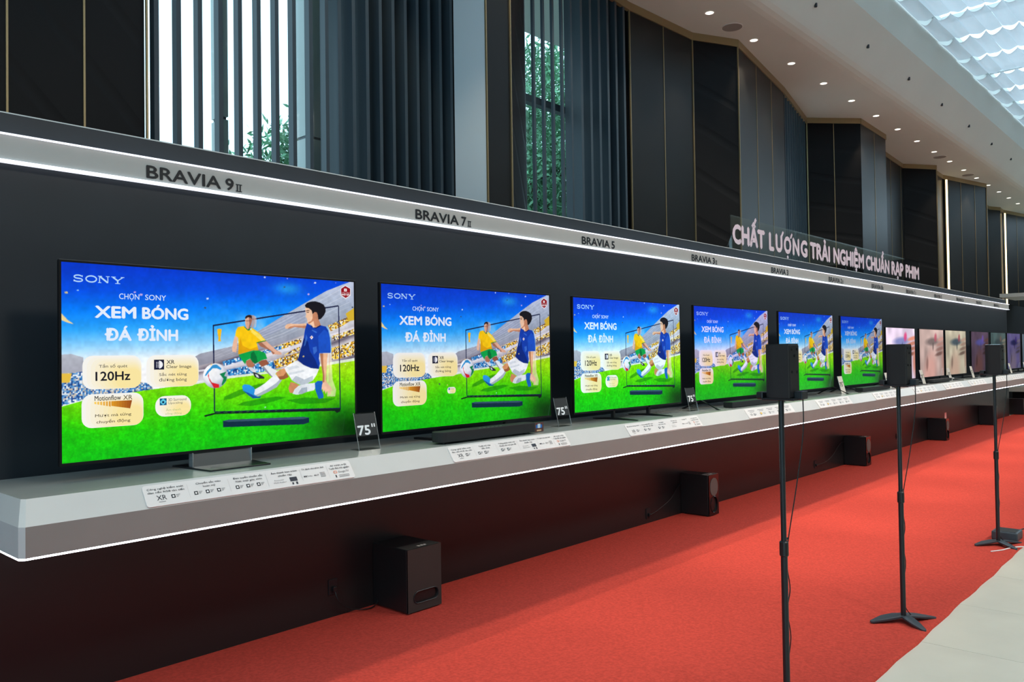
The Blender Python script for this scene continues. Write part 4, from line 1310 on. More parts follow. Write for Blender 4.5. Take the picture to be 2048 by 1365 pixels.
# ---- soundbars on the ledge
def soundbar(x0, x1, y0, y1, hgt, lab, rounded):
    r = thing('soundbar', lab, 'soundbar', (x0, y0, ZT), 'soundbars in front of the televisions')
    b_ = MB()
    if rounded:
        pts = []
        rad = (y1 - y0) * 0.42
        for cx, cy, a0 in ((x1 - rad, y0 + rad, -90), (x1 - rad, y1 - rad, 0), (x0 + rad, y1 - rad, 90), (x0 + rad, y0 + rad, 180)):
            for q in range(6):
                a = math.radians(a0 + q * 18)
                pts.append((cx + rad * math.cos(a), cy + rad * math.sin(a)))
        b_.prism(pts, ZT + 0.012, ZT + hgt, 'z')
        b_.build('cabinet', M['grille'], r, bevel=0.004)
        for xx in (x0 + 0.08, x1 - 0.08):
            MB().tube([(xx, (y0 + y1) / 2, ZT), (xx, (y0 + y1) / 2, ZT + 0.013)], 0.014).build('rubber_foot', M['black'], r)
    else:
        b_.box(x0, x1, y0, y1, ZT + 0.004, ZT + hgt).build('cabinet', M['black'], r, bevel=0.004)
        MB().box(x0 + 0.006, x1 - 0.006, y0 - 0.003, y0 + 0.002, ZT + 0.010, ZT + hgt - 0.006).build('front_grille', M['grille'], r)
        for xx in (x0 + 0.06, x1 - 0.08):
            MB().box(xx, xx + 0.03, y0 + 0.02, y1 - 0.02, ZT, ZT + 0.005).build('rubber_foot', M['black'], r)
    pr_ = Print(lambda u, v, l: (u, v, ZT + hgt + 0.0006 + l))
    cx = (x0 + x1) / 2
    for q in range(6):
        pr_.rect(cx + 0.04 * q - 0.10, y0 + 0.030, cx + 0.04 * q - 0.075, y0 + 0.036, (170, 170, 168))
    pr_.build('marking', M['ink'], r)
    return r


soundbar(3.50, 4.44, -0.655, -0.535, 0.078, 'thick dark soundbar with rounded ends in front of the second television', True)
soundbar(7.52, 8.66, -0.60, -0.50, 0.060, 'slim black soundbar in front of the fourth television', False)
soundbar(11.25, 12.38, -0.60, -0.50, 0.060, 'slim black soundbar in front of the last football television', False)
soundbar(14.55, 15.75, -0.60, -0.48, 0.060, 'dark soundbar in front of the muted pink television', True)
soundbar(18.2, 19.3, -0.60, -0.50, 0.055, 'low black soundbar in front of the dark brown and violet television', False)

# ---- information plaques on the sloped edge
SL = Vector((0, LY2 - LY, ZT - ZM))
SLn = SL.normalized()
NRM = Vector((0, -SL.z, SL.y)).normalized()
P_BASE = Vector((0, LY, ZM))
L_SL = SL.length


def plaque(x0, x1, k, lab):
    r = thing('information_plaque', lab, 'plaque', (x0, LY, ZM), 'white information plaques on the sloped ledge edge')
    hgt = 0.108
    lo = 0.004
    w = x1 - x0

    def at(u, v, l):
        p = P_BASE + SLn * (lo + hgt * (1 - v)) + NRM * (0.0068 + l * 2)
        return (x0 + u * w, p.y, p.z)
    pts = []
    ru, rv = 0.014 / w, 0.014 / hgt
    for cx, cy, a0 in ((1 - ru, rv, -90), (1 - ru, 1 - rv, 0), (ru, 1 - rv, 90), (ru, rv, 180)):
        for q in range(5):
            a = math.radians(a0 + q * 22.5)
            pts.append((cx + ru * math.cos(a), cy + rv * math.sin(a)))
    b_ = MB()
    n_ = len(pts)
    for l in (-0.0034, 0.0):
        b_.v += [at(u, v, l) for u, v in pts]
    b_.f.append(tuple(range(n_ - 1, -1, -1)))
    b_.f.append(tuple(range(n_, 2 * n_)))
    for i in range(n_):
        j = (i + 1) % n_
        b_.f.append((i, j, n_ + j, n_ + i))
    b_.build('board', M['plaque'], r)
    pr_ = Print(lambda u, v, l: at(u, v, l * 0.5 + 0.0003))
    K, G = (42, 42, 48), (120, 118, 120)

    def icon(u, v, s_=0.016):
        sv = s_ * w / hgt
        pr_.rect(u, v, u + s_, v + sv, (26, 26, 30))
        pr_.poly([(u + s_ * (0.5 + 0.3 * math.cos(q * 1.047)), v + sv * (0.5 + 0.3 * math.sin(q * 1.047))) for q in range(6)], (232, 230, 230))
        for q in range(3):
            pr_.rect(u + s_ * 1.25, v + sv * (0.12 + 0.3 * q), u + s_ * (2.3 - 0.3 * q), v + sv * (0.24 + 0.3 * q), G)
    if k < 3:
        T = [
            [('Công nghệ kiểm soát', 'đèn nền RGB tân tiến'), ('Chuyển sắc màu', 'hoàn mỹ'), ('Đen tuyền chuẩn sắc', 'Nét mọi góc nhìn'), ('Âm thanh bao trùm', 'chuẩn rạp'), ('TV dành cho phim ảnh', None), ('AI vượt trội', 'Tuyệt đỉnh trải nghiệm')],
            [('Công nghệ kiểm soát', 'đèn nền RGB tân tiến'), ('Tuyệt mỹ màu', 'sắc thái'), ('Tương phản vượt trội', 'Chuẩn sắc mọi góc độ'), ('Âm thanh bao trùm', 'chuẩn rạp'), ('TV dành cho phim ảnh', None), ('AI vượt trội', 'Tuyệt đỉnh trải nghiệm')],
            [('Bộ xử lý thông minh', None), ('Công nghệ kiểm soát', 'đèn nền tân tiến'), ('Âm thanh', 'bao trùm rạp'), ('TV dành cho', 'phim ảnh'), ('Google TV', None), ('AI vượt trội', 'Tuyệt đỉnh trải nghiệm')],
        ][k]
        cols = [(0.015, 0.165), (0.20, 0.345), (0.385, 0.525), (0.565, 0.70), (0.725, 0.845), (0.87, 0.985)]
        for i, ((a, b_t), (u0, u1)) in enumerate(zip(T, cols)):
            m_ = (u0 + u1) / 2
            for row, tx in enumerate((a, b_t)):
                if not tx:
                    continue
                wd = min(u1 - u0, 0.0078 * len(tx))
                v0 = 0.16 + 0.165 * row
                pr_.text(tx, m_ - wd / 2, v0, m_ + wd / 2, v0 + 0.085, K, 0.008, ref='h')
            if i < 5:
                pr_.rect(u1 + 0.014, 0.16, u1 + 0.0155, 0.82, (206, 202, 200))
            if i == 0:
                pr_.text('XR', m_ - 0.045, 0.52, m_ - 0.005, 0.74, K, 0.006)
                pr_.rect(m_ - 0.040, 0.81, m_ - 0.012, 0.835, G)
                icon(m_ + 0.015, 0.55)
            elif i in (1, 2):
                for q in range(3 if k == 0 else 2):
                    icon(u0 + 0.050 * q, 0.56)
            elif i == 3:
                pr_.text('Acoustic', u0 + 0.005, 0.56, u0 + 0.055, 0.62, G, ref='A')
                pr_.text('Multi-Audio+', u0 + 0.002, 0.68, u0 + 0.065, 0.75, G, ref='M')
                if k < 2:
                    pr_.rect(u0 + 0.085, 0.52, u0 + 0.122, 0.74, (40, 42, 54))
                    pr_.rect(u0 + 0.090, 0.80, u0 + 0.098, 0.90, (40, 42, 54))
                    pr_.rect(u0 + 0.110, 0.79, u0 + 0.119, 0.92, (40, 42, 54))
            elif i == 4:
                pr_.rect(u0, 0.55, u0 + 0.006, 0.63, K)
                pr_.rect(u0 + 0.008, 0.55, u0 + 0.014, 0.63, K)
                pr_.text('Dolby', u0 + 0.017, 0.55, u0 + 0.045, 0.63, G, ref='D')
                pr_.text('dts X', u0 + 0.054, 0.55, u0 + 0.080, 0.63, K, 0.02, ref='d')
                for q in range(4):
                    pr_.rect(u0 + 0.088, 0.48 + 0.07 * q, u0 + 0.116, 0.505 + 0.07 * q, G)
            elif i == 5:
                pr_.line([(u0 + 0.02, 0.52), (u0 + 0.036, 0.52), (u0 + 0.036, 0.63), (u0 + 0.02, 0.63), (u0 + 0.02, 0.52)], 0.012, (234, 120, 60), asp=w / hgt)
                pr_.text('Google TV', u0 + 0.045, 0.53, u0 + 0.105, 0.63, G, 0.006, ref='G')
                pr_.rect(u0 + 0.022, 0.74, u0 + 0.028, 0.88, K)
                for q in range(2):
                    pr_.rect(u0 + 0.042, 0.76 + 0.08 * q, u0 + 0.10, 0.785 + 0.08 * q, G)
    else:
        for i in range(5):
            u0 = 0.05 + 0.19 * i
            pr_.rect(u0, 0.20, u0 + 0.13, 0.25, G)
            pr_.rect(u0 + 0.02, 0.34, u0 + 0.11, 0.39, G)
            if i == 0:
                pr_.text('XR', u0, 0.52, u0 + 0.05, 0.76, K)
            icon(u0 + (0.07 if i == 0 else 0.01), 0.56, 0.022)
            pr_.rect(u0 + 0.07, 0.60, u0 + 0.125, 0.63, G)
            pr_.rect(u0 + 0.07, 0.70, u0 + 0.12, 0.73, G)
        pr_.rrect(0.262, 0.52, 0.29, 0.72, 0.006, 0.06, (232, 186, 40))
    pr_.build('lettering', M['ink'], r)


ORD = ['first', 'second', 'third', 'fourth', 'fifth', 'sixth', 'seventh', 'eighth', 'ninth', 'tenth', 'eleventh']
PX = [(1.59, 2.73), (3.48, 4.65), (5.42, 6.58), (7.51, 8.60), (9.30, 10.34), (11.22, 12.25), (12.97, 14.08), (14.60, 15.72), (16.22, 17.38), (17.95, 19.05), (19.6, 20.7)]
for k, (a, b) in enumerate(PX):
    plaque(a, b, k, 'white printed information plaque on the sloped ledge edge, %s from the ledge end' % ORD[k])

# ---- clear acrylic size signs
def size_sign(x, y, txt, lab, pale=False):
    r = thing('size_sign', lab, 'sign', (x, y, ZT), 'acrylic screen size signs between the televisions')
    w, h, lean = 0.160, 0.225, 0.055
    t = 0.004
    m_ = M['acrylic'] if not pale else mat('sign_reflection_tint', (0.72, 0.66, 0.58), 0.5)  # beige stands in for reflections on the edge-on acrylic
    MB().prism([(y, ZT), (y + t, ZT), (y + lean + t, ZT + h), (y + lean, ZT + h)], x, x + w, 'x').build('upright', m_, r)
    MB().box(x, x + w, y, y + 0.09, ZT, ZT + t).build('foot_plate', M['acrylic'], r)
    for sx in (0.0, w):
        MB().prism([(y - 0.0006, ZT), (y + t, ZT), (y + lean + t, ZT + h), (y + lean - 0.0006, ZT + h)], x + sx - 0.0012, x + sx + 0.0012, 'x').build('edge', M['edge'], r)

    def at(u, v, l):
        q = h * (1 - v)
        return (x + u * w, y - 0.0012 - l + lean * q / h, ZT + q)
    pr_ = Print(at)
    if not pale:
        pr_.poly([(0.02, 0.03), (0.98, 0.03), (0.98, 0.62), (0.02, 0.62)], (44, 46, 48))
    col = (240, 240, 242) if not pale else (90, 70, 50)
    pr_.text(txt[:2], 0.07, 0.34, 0.66, 0.60, col, 0.028)
    pr_.rect(0.74, 0.31, 0.80, 0.40, col)
    pr_.rect(0.85, 0.31, 0.91, 0.40, col)
    pr_.build('lettering', M['ink'], r)


size_sign(2.995, -0.475, '75"', 'clear acrylic 75 inch sign between the first and second televisions')
size_sign(4.905, -0.475, '75"', 'clear acrylic 75 inch sign between the second and third televisions')
size_sign(6.905, -0.475, '75"', 'clear acrylic 75 inch sign between the third and fourth televisions')
for x, l_ in ((10.76, 'beside the splayed foot of the fifth football television'), (12.62, 'just before the bright pink television'), (14.36, 'between the bright pink and muted pink televisions'), (16.0, 'just before the cream-toned television'), (17.62, 'just after the cream-toned television'), (21.05, 'before the dim violet television'), (22.7, 'after the dim violet television')):
    size_sign(x, -0.50, '75"', 'acrylic size sign with coloured-in reflection ' + l_, pale=True)

# ---- small photo block and small clear pucks on the ledge
r = thing('photo_block', 'small clear block with a printed card beside the rounded soundbar', 'card holder', (4.455, -0.60, ZT))
MB().box(4.455, 4.565, -0.605, -0.580, ZT, ZT + 0.075).build('block', M['acrylic'], r)
pr = Print(lambda u, v, l: (4.460 + 0.10 * u, -0.6056 - l, ZT + 0.004 + 0.067 * (1 - v)))
pr.rect(0, 0, 1, 1, (96, 60, 56))
pr.rect(0.15, 0.25, 0.85, 0.60, (40, 110, 190))
pr.rect(0.35, 0.15, 0.65, 0.60, (200, 220, 236))
pr.rect(0.25, 0.78, 0.75, 0.94, (226, 190, 150))
pr.build('printed_card', M['ink'], r)
for x, y, l_ in ((8.80, -0.56, 'small white tub at the end of the slim soundbar behind the nearest stand speaker'), (12.45, -0.58, 'small clear tub at the end of the soundbar below the last football television'), (15.85, -0.58, 'small clear tub beside the soundbar below the muted pink television')):
    r = thing('small_tub', l_, 'tub', (x, y, ZT))
    MB().tube([(x, y, ZT), (x, y, ZT + 0.035), (x, y, ZT + 0.045)], [0.024, 0.026, 0.020], 14).build('jar', M['acrylic'], r, smooth=False)
    MB().tube([(x, y, ZT + 0.044), (x, y, ZT + 0.058)], 0.021, 14).build('lid', M['plaque'], r)

# ---- subwoofers on the carpet
def rounded_slot(cx, cz, w, h, seg=8):
    rad = min(w, h) / 2
    pts = []
    if w >= h:
        for c0, a0 in ((cx + w / 2 - rad, -90), (cx - w / 2 + rad, 90)):
            for q in range(seg + 1):
                a = math.radians(a0 + 180 * q / seg)
                pts.append((c0 + rad * math.cos(a), cz + rad * math.sin(a)))
            c1, sg = (cx - w / 2 + rad, 1) if a0 == -90 else (cx + w / 2 - rad, -1)
            pts += [(c0 + (c1 - c0) * q / 8, cz + sg * rad) for q in range(1, 8)]
    else:
        for c0, a0 in ((cz + h / 2 - rad, 0), (cz - h / 2 + rad, 180)):
            for q in range(seg + 1):
                a = math.radians(a0 + 180 * q / seg)
                pts.append((cx + rad * math.cos(a), c0 + rad * math.sin(a)))
            c1, sg = (cz - h / 2 + rad, -1) if a0 == 0 else (cz + h / 2 - rad, 1)
            pts += [(cx + sg * rad, c0 + (c1 - c0) * q / 8) for q in range(1, 8)]
    return pts


def front_with_hole(x0, x1, y, z0, z1, hole, depth):
    """front board with a real recessed port"""
    b_ = MB()
    cx, cz = sum(p[0] for p in hole) / len(hole), sum(p[1] for p in hole) / len(hole)
    outer = []
    for px, pz in hole:
        dx, dz = px - cx, pz - cz
        s_ = min(((x1 - cx) / dx if dx > 1e-6 else 1e9), ((x0 - cx) / dx if dx < -1e-6 else 1e9), ((z1 - cz) / dz if dz > 1e-6 else 1e9), ((z0 - cz) / dz if dz < -1e-6 else 1e9))
        outer.append((cx + dx * s_, cz + dz * s_))
    n_ = len(hole)
    b_.v += [(a, y, b) for a, b in outer] + [(a, y, b) for a, b in hole] + [(a, y + depth, b) for a, b in hole]
    corners = [(x0, z0), (x1, z0), (x1, z1), (x0, z1)]
    for i in range(n_):
        j = (i + 1) % n_
        b_.f.append((i, j, n_ + j, n_ + i))
        b_.f.append((n_ + i, n_ + j, 2 * n_ + j, 2 * n_ + i))
        a, b = outer[i], outer[j]
        if abs(a[0] - b[0]) > 1e-5 and abs(a[1] - b[1]) > 1e-5:
            cn = [c_ for c_ in corners if (abs(c_[0] - a[0]) < 1e-5 or abs(c_[1] - a[1]) < 1e-5) and (abs(c_[0] - b[0]) < 1e-5 or abs(c_[1] - b[1]) < 1e-5)]
            if cn:
                b_.v.append((cn[0][0], y, cn[0][1]))
                b_.f.append((i, len(b_.v) - 1, j))
    b_.f.append(tuple(2 * n_ + i for i in range(n_)))
    return b_


def sub(x, y, w, d, h, kind, lab):
    r = thing('subwoofer', lab, 'subwoofer', (x, y, 0.007), 'subwoofers on the carpet below the ledge')
    z0 = 0.007
    MB().box(x, x + w, y + 0.012, y + d, z0 + 0.008, z0 + h).build('cabinet', M['black'], r, bevel=0.004)
    for ax in (x + 0.03, x + w - 0.03):
        for ay in (y + 0.04, y + d - 0.04):
            MB().tube([(ax, ay, z0), (ax, ay, z0 + 0.010)], 0.014, 8).build('rubber_foot', M['black'], r)
    if kind == 'slot':
        hole = rounded_slot(x + w / 2 + 0.01, z0 + 0.098, w * 0.74, 0.078)
        front_with_hole(x, x + w, y, z0 + 0.008, z0 + h, hole, 0.05).build('front_board', mat('sub_front_cloth', (0.030, 0.026, 0.024), 0.6), r)
        MB().box(x, x + w, y + 0.001, y + 0.012, z0 + 0.008, z0 + 0.012).build('front_rim', M['black'], r)
        lip = MB().tube([(a, y - 0.001, b) for a, b in hole + hole[:1]], 0.004, 6, cap=False)
        lip.build('port_lip', M['satin'], r)
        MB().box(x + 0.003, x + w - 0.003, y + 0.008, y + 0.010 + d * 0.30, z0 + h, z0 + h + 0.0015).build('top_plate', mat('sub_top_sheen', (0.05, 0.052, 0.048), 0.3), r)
    else:
        hole = rounded_slot(x + w / 2, z0 + 0.115, w * 0.70, w * 0.82)
        front_with_hole(x, x + w, y, z0 + 0.008, z0 + h, hole, 0.06).build('front_board', M['gloss'], r)
        MB().tube([(a, y - 0.001, b) for a, b in hole + hole[:1]], 0.004, 6, cap=False).build('port_lip', M['gloss'], r)
        ov = rounded_slot(x + w / 2, z0 + h - 0.125, w * 0.80, 0.185)
        MB().prism(ov, y - 0.004, y, 'y').build('cone_cover', mat('sub_cone_cover', (0.10, 0.088, 0.080), 0.6), r)
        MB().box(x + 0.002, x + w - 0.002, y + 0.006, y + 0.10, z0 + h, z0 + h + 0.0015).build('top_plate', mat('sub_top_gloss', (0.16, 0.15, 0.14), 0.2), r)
    pr_ = Print(lambda u, v, l: (u, v, z0 + h + 0.002 + l))
    for q in range(3):
        pr_.rect(x + w * (0.42 + 0.09 * q), y + 0.030, x + w * (0.48 + 0.09 * q), y + 0.055, (220, 220, 216))
    pr_.build('marking', M['ink'], r)
    return r


sub(3.446, -0.375, 0.294, 0.36, 0.418, 'slot', 'widest black subwoofer with a rounded slot, nearest below the ledge')
sub(7.477, -0.345, 0.200, 0.33, 0.420, 'oval', 'narrow glossy subwoofer, second from the near end of the carpet')
sub(12.12, -0.335, 0.190, 0.32, 0.420, 'oval', 'narrow glossy subwoofer, third from the near end of the carpet')
sub(16.33, -0.335, 0.190, 0.32, 0.400, 'oval', 'subwoofer with a small pink card on top, fourth along the carpet')
sub(20.20, -0.335, 0.200, 0.32, 0.420, 'oval', 'subwoofer beyond the pole of the farthest lit-top speaker stand')
sub(23.75, -0.25, 0.250, 0.34, 0.40, 'slot', 'black subwoofer at the far end of the carpet, last of the row')
tag(MB().prism([(16.38, -0.30), (16.50, -0.30), (16.50, -0.296), (16.38, -0.296)], 0.4145, 0.515, 'z').build('small_card', mat('pink_card', (0.85, 0.45, 0.42), 0.5)), 'small pink card standing on the fourth subwoofer', 'card')


# power leads and sockets behind the subwoofers
def lead(pts, rad, m_, lab, name='power_cable'):
    P_ = [Vector(p) for p in pts]
    out = []
    for i in range(len(P_) - 1):
        p0, p1, p2, p3 = P_[max(i - 1, 0)], P_[i], P_[i + 1], P_[min(i + 2, len(P_) - 1)]
        for q in range(6):
            t = q / 6
            out.append(0.5 * ((2 * p1) + (p2 - p0) * t + (2 * p0 - 5 * p1 + 4 * p2 - p3) * t * t + (3 * p1 - p0 - 3 * p2 + p3) * t ** 3))
    out.append(P_[-1])
    return tag(MB().tube(out, rad, 6).build(name, m_, smooth=True), lab, 'cable')


def socket(x, z, lab):
    r = thing('wall_socket', lab, 'socket', (x, -0.012, z))
    MB().box(x - 0.035, x + 0.035, -0.020, -0.012, z - 0.05, z + 0.05).build('face_plate', M['satin'], r, bevel=0.003)
    MB().box(x - 0.014, x + 0.014, -0.042, -0.020, z - 0.028, z + 0.004).build('plug', M['black'], r, bevel=0.004)


socket(3.12, 0.20, 'dark wall socket beside the widest subwoofer')
lead([(3.12, -0.035, 0.18), (3.14, -0.06, 0.10), (3.25, -0.05, 0.03), (3.40, -0.08, 0.02), (3.52, -0.012, 0.10)], 0.004, M['black'], 'black power cable of the widest subwoofer')
socket(6.85, 0.10, 'dark wall socket left of the second subwoofer')
lead([(6.85, -0.040, 0.09), (6.95, -0.06, 0.12), (7.20, -0.06, 0.20), (7.40, -0.03, 0.30), (7.52, -0.016, 0.31)], 0.005, M['black'], 'black power cable rising to the second subwoofer')
socket(11.05, 0.13, 'dark wall socket left of the third subwoofer')
lead([(11.05, -0.040, 0.12), (11.25, -0.07, 0.14), (11.55, -0.06, 0.20), (11.90, -0.04, 0.33), (12.16, -0.016, 0.34)], 0.005, M['black'], 'black power cable rising to the third subwoofer')
socket(14.55, 0.22, 'dark wall socket between the third and fourth subwoofers')

# ---- rear speakers on floor stands
def stand_base(r, x, y, rot):
    pts = []
    tips = [(-0.17, 0.14), (0.16, -0.02 - 0.12), (-0.14, -0.16)]
    ang = [math.atan2(b, a) for a, b in tips]
    rad = [math.hypot(a, b) for a, b in tips]
    order = sorted(range(3), key=lambda i: ang[i])
    for qi, i in enumerate(order):
        a, L = ang[i], rad[i]
        dx, dy = math.cos(a), math.sin(a)
        nx_, ny_ = -dy, dx
        for wv in (-1, -0.5, 0.5, 1):
            ll = L if abs(wv) < 0.9 else L * 0.97
            pts.append((dx * ll + nx_ * 0.014 * wv, dy * ll + ny_ * 0.014 * wv))
        a2 = ang[order[(qi + 1) % 3]]
        if a2 < a:
            a2 += 2 * math.pi
        for t in (0.14, 0.3, 0.5, 0.7, 0.86):
            am = a + (a2 - a) * t
            rr = 0.044 + 0.085 * (abs(t - 0.5) / 0.36) ** 2
            pts.append((math.cos(am) * rr, math.sin(am) * rr))
    cr, sr = math.cos(rot), math.sin(rot)
    pts = [(x + a * cr - b * sr, y + a * sr + b * cr) for a, b in pts]
    z0 = 0.007
    b_ = MB()
    n_ = len(pts)
    for lev in (0, 1):
        for px, py in pts:
            dd = math.hypot(px - x, py - y)
            zt = z0 + 0.028 - 0.10 * max(0, dd - 0.05) * 1.4
            b_.v.append((px, py, max(z0 + 0.001 + 0.008 * lev, zt + (0.010 if lev else 0))))
    b_.v.append((x, y, z0 + 0.028))
    b_.v.append((x, y, z0 + 0.038))
    for i in range(n_):
        j = (i + 1) % n_
        b_.f.append((2 * n_, j, i))
        b_.f.append((2 * n_ + 1, n_ + i, n_ + j))
        b_.f.append((i, j, n_ + j, n_ + i))
    b_.build('base_plate', mat('stand_base_metal', (0.045, 0.055, 0.065), 0.42, metal=0.2), r)
    for a, L in zip(ang, rad):
        aa = a + rot
        MB().tube([(x + math.cos(aa) * L * 0.9, y + math.sin(aa) * L * 0.9, z0), (x + math.cos(aa) * L * 0.9, y + math.sin(aa) * L * 0.9, z0 + 0.006)], 0.010, 8).build('rubber_foot', M['black'], r)


def speaker_stand(x, y, lab, splab, top=1.715, cable_side=1, lit=False):
    r = thing('speaker_stand', lab, 'speaker stand', (x, y, 0.007), 'tall speaker stands along the carpet edge')
    stand_base(r, x, y, 0.0)
    MB().tube([(x, y, 0.03), (x, y, 0.80)], 0.0155, 24).build('lower_pole', M['satin'], r)
    MB().tube([(x, y, 0.78), (x, y, 1.462)], 0.0125, 24).build('upper_pole', M['satin'], r)
    MB().tube([(x, y, 0.735), (x, y, 0.740), (x, y, 0.800), (x, y, 0.806)], [0.017, 0.0205, 0.0205, 0.016], 14).build('collar', M['black'], r)
    MB().tube([(x, y, 0.812), (x + 0.028, y - 0.006, 0.812)], 0.006, 8).build('clamp_screw', M['black'], r)
    MB().box(x - 0.055, x + 0.060, y - 0.085, y + 0.070, 1.458, 1.468).build('tray', M['black'], r, bevel=0.002)
    MB().box(x - 0.010, x + 0.055, y - 0.105, y - 0.066, 1.462, 1.500).build('bracket', M['satin'], r, bevel=0.003)
    MB().box(x - 0.050, x + 0.005, y + 0.066, y + 0.100, 1.462, 1.496).build('cradle', M['black'], r, bevel=0.006)
    # the speaker rests on the tray
    s_ = thing('rear_speaker', splab, 'speaker', (x, y, 1.468), 'small speakers on the tall stands')
    pts = [(x - 0.058, y - 0.064), (x + 0.058, y - 0.064)]
    for q in range(9):
        a = math.radians(0 + 180 * q / 8)
        pts.append((x + 0.058 * math.cos(a), y + 0.012 + 0.052 * math.sin(a)))
    MB().prism(pts, 1.468, top, 'z').build('cabinet', M['grille'], s_, bevel=0.004)
    MB().box(x - 0.050, x + 0.050, y - 0.067, y - 0.063, 1.474, top - 0.006).build('back_plate', M['black'], s_)
    for hx, hz in ((-0.028, 0.225), (0.028, 0.225), (0.0, 0.195), (-0.028, 0.120), (0.028, 0.120)):
        MB().tube([(x + hx, y - 0.0665, 1.468 + hz), (x + hx, y - 0.0690, 1.468 + hz)], 0.0065, 10).build('screw_hole', M['gloss'], s_)
    pts2 = [(px * 0.98 + x * 0.02, py * 0.98 + y * 0.02) for px, py in pts]
    MB().prism(pts2, top, top + 0.003, 'z').build('top_cap', M['edge'] if lit else M['black'], s_)  # bright cap stands in for the reflection on the third speaker
    return r


SY = -2.83
stands = [
    (3.63, 'black speaker stand nearest the camera, its foot cut off by the frame', 'dark speaker on the nearest stand, in front of the fourth television', False),
    (5.34, 'second black speaker stand, its three-legged base at the carpet edge', 'dark speaker on the second stand, in front of the bright pink television', False),
    (7.92, 'third black speaker stand with a power box behind its base', 'speaker on the third stand, top cap coloured pale for its reflection', True),
    (10.03, 'speaker stand at the right edge of the picture, only a leg showing', 'speaker on the stand at the right edge of the picture', False),
]
for x, a, b, lit in stands:
    speaker_stand(x, SY, a, b, lit=lit)
    j = random.random() * 0.02
    nm_ = {3.63: 'nearest', 5.34: 'second', 7.92: 'third', 10.03: 'rightmost'}[x]
    lead([(x + 0.045, SY - 0.085, 1.46), (x + 0.050, SY - 0.08, 1.30), (x + 0.032, SY - 0.05, 1.05), (x + 0.030, SY - 0.01, 0.82), (x + 0.026, SY, 0.70), (x + 0.034, SY - 0.01, 0.58), (x + 0.022, SY, 0.48), (x + 0.032, SY - 0.01, 0.36), (x + 0.024, SY, 0.24), (x + 0.03, SY, 0.10), (x + 0.06, SY - 0.03, 0.030), (x + 0.10, SY - 0.02, 0.013)], 0.0028, M['black'], 'thin black cable running down the %s speaker stand' % nm_, 'speaker_cable')

# power box behind the third stand
r = thing('power_box', 'dark power box on the carpet behind the third stand base', 'power box', (8.21, -2.84, 0.007))
MB().box(8.10, 8.32, -2.94, -2.74, 0.009, 0.085).build('case', mat('power_box_plastic', (0.05, 0.06, 0.07), 0.45), r, bevel=0.010)
MB().box(8.12, 8.30, -2.92, -2.76, 0.085, 0.0875).build('lid', M['satin'], r, bevel=0.001)
MB().box(8.315, 8.335, -2.90, -2.84, 0.020, 0.060).build('outlet', M['black'], r)
lead([(8.33, -2.87, 0.04), (8.44, -2.93, 0.07), (8.50, -3.02, 0.05), (8.44, -3.06, 0.012), (8.30, -3.02, 0.022)], 0.005, M['black'], 'black cable looping out of the power box')
lead([(7.60, -2.84, 0.012), (7.70, -2.90, 0.013), (7.78, -2.93, 0.016), (7.86, -2.99, 0.024), (7.90, -3.04, 0.02), (7.84, -3.07, 0.006)], 0.005, M['wcable'], 'white cable slipping under the third stand base to the carpet edge')

# ---- ceiling fittings
NTH = ORD + ['twelfth']
for k in range(-5, 18):
    x = 9.29 + 1.248 * k
    lab = 'round recessed ceiling downlight, %s along the row from the top edge of the picture' % NTH[k] if 0 <= k < 12 else 'round recessed ceiling downlight %s' % ('above the top edge of the picture' if k < 0 else 'among the farthest of the row')
    r = thing('downlight', lab, 'downlight', (x, 0.515, 6.0), 'recessed downlights in the ceiling')
    ring = MB()
    for i in range(24):
        a0, a1 = 2 * math.pi * i / 24, 2 * math.pi * (i + 1) / 24
        ring.poly([(x + 0.072 * math.cos(a0), 0.515 + 0.072 * math.sin(a0), 5.996), (x + 0.072 * math.cos(a1), 0.515 + 0.072 * math.sin(a1), 5.996), (x + 0.052 * math.cos(a1), 0.515 + 0.052 * math.sin(a1), 5.994), (x + 0.052 * math.cos(a0), 0.515 + 0.052 * math.sin(a0), 5.994)])
    ring.build('ring', M['lampring'], r)
    MB().disc((x, 0.515, 5.9955), 0.052, 'z', 20).build('lens', M['lamp'], r)
    l = bpy.data.lights.new('downlight_lamp', 'SPOT')
    l.energy = 90
    l.color = (1.0, 0.80, 0.58)
    l.spot_size = math.radians(70)
    l.spot_blend = 0.6
    l.shadow_soft_size = 0.05
    lo = bpy.data.objects.new('downlight_lamp', l)
    COL.objects.link(lo)
    lo.parent = r
    lo.location = (0, 0, -0.03)
for x, y, l_ in ((9.91, 0.52, 'nearest round grey ceiling grille'), (19.89, 0.56, 'middle round grey ceiling grille'), (22.46, 0.58, 'farthest round grey ceiling grille')):
    r = thing('ceiling_speaker', l_ + ' between the downlights', 'ceiling speaker', (x, y, 6.0))
    MB().tube([(x, y, 5.990), (x, y, 6.0)], 0.13, 28).build('grille', M['mesh'], r)
    MB().tube([(x, y, 5.993), (x, y, 6.0)], 0.14, 28).build('ring', M['lampring'], r)

# small dark fittings let into the sloping ceiling, with spot lamps added
def slope_z(y):
    return 6.142 + (-0.14 - y) / 0.32 * 0.458


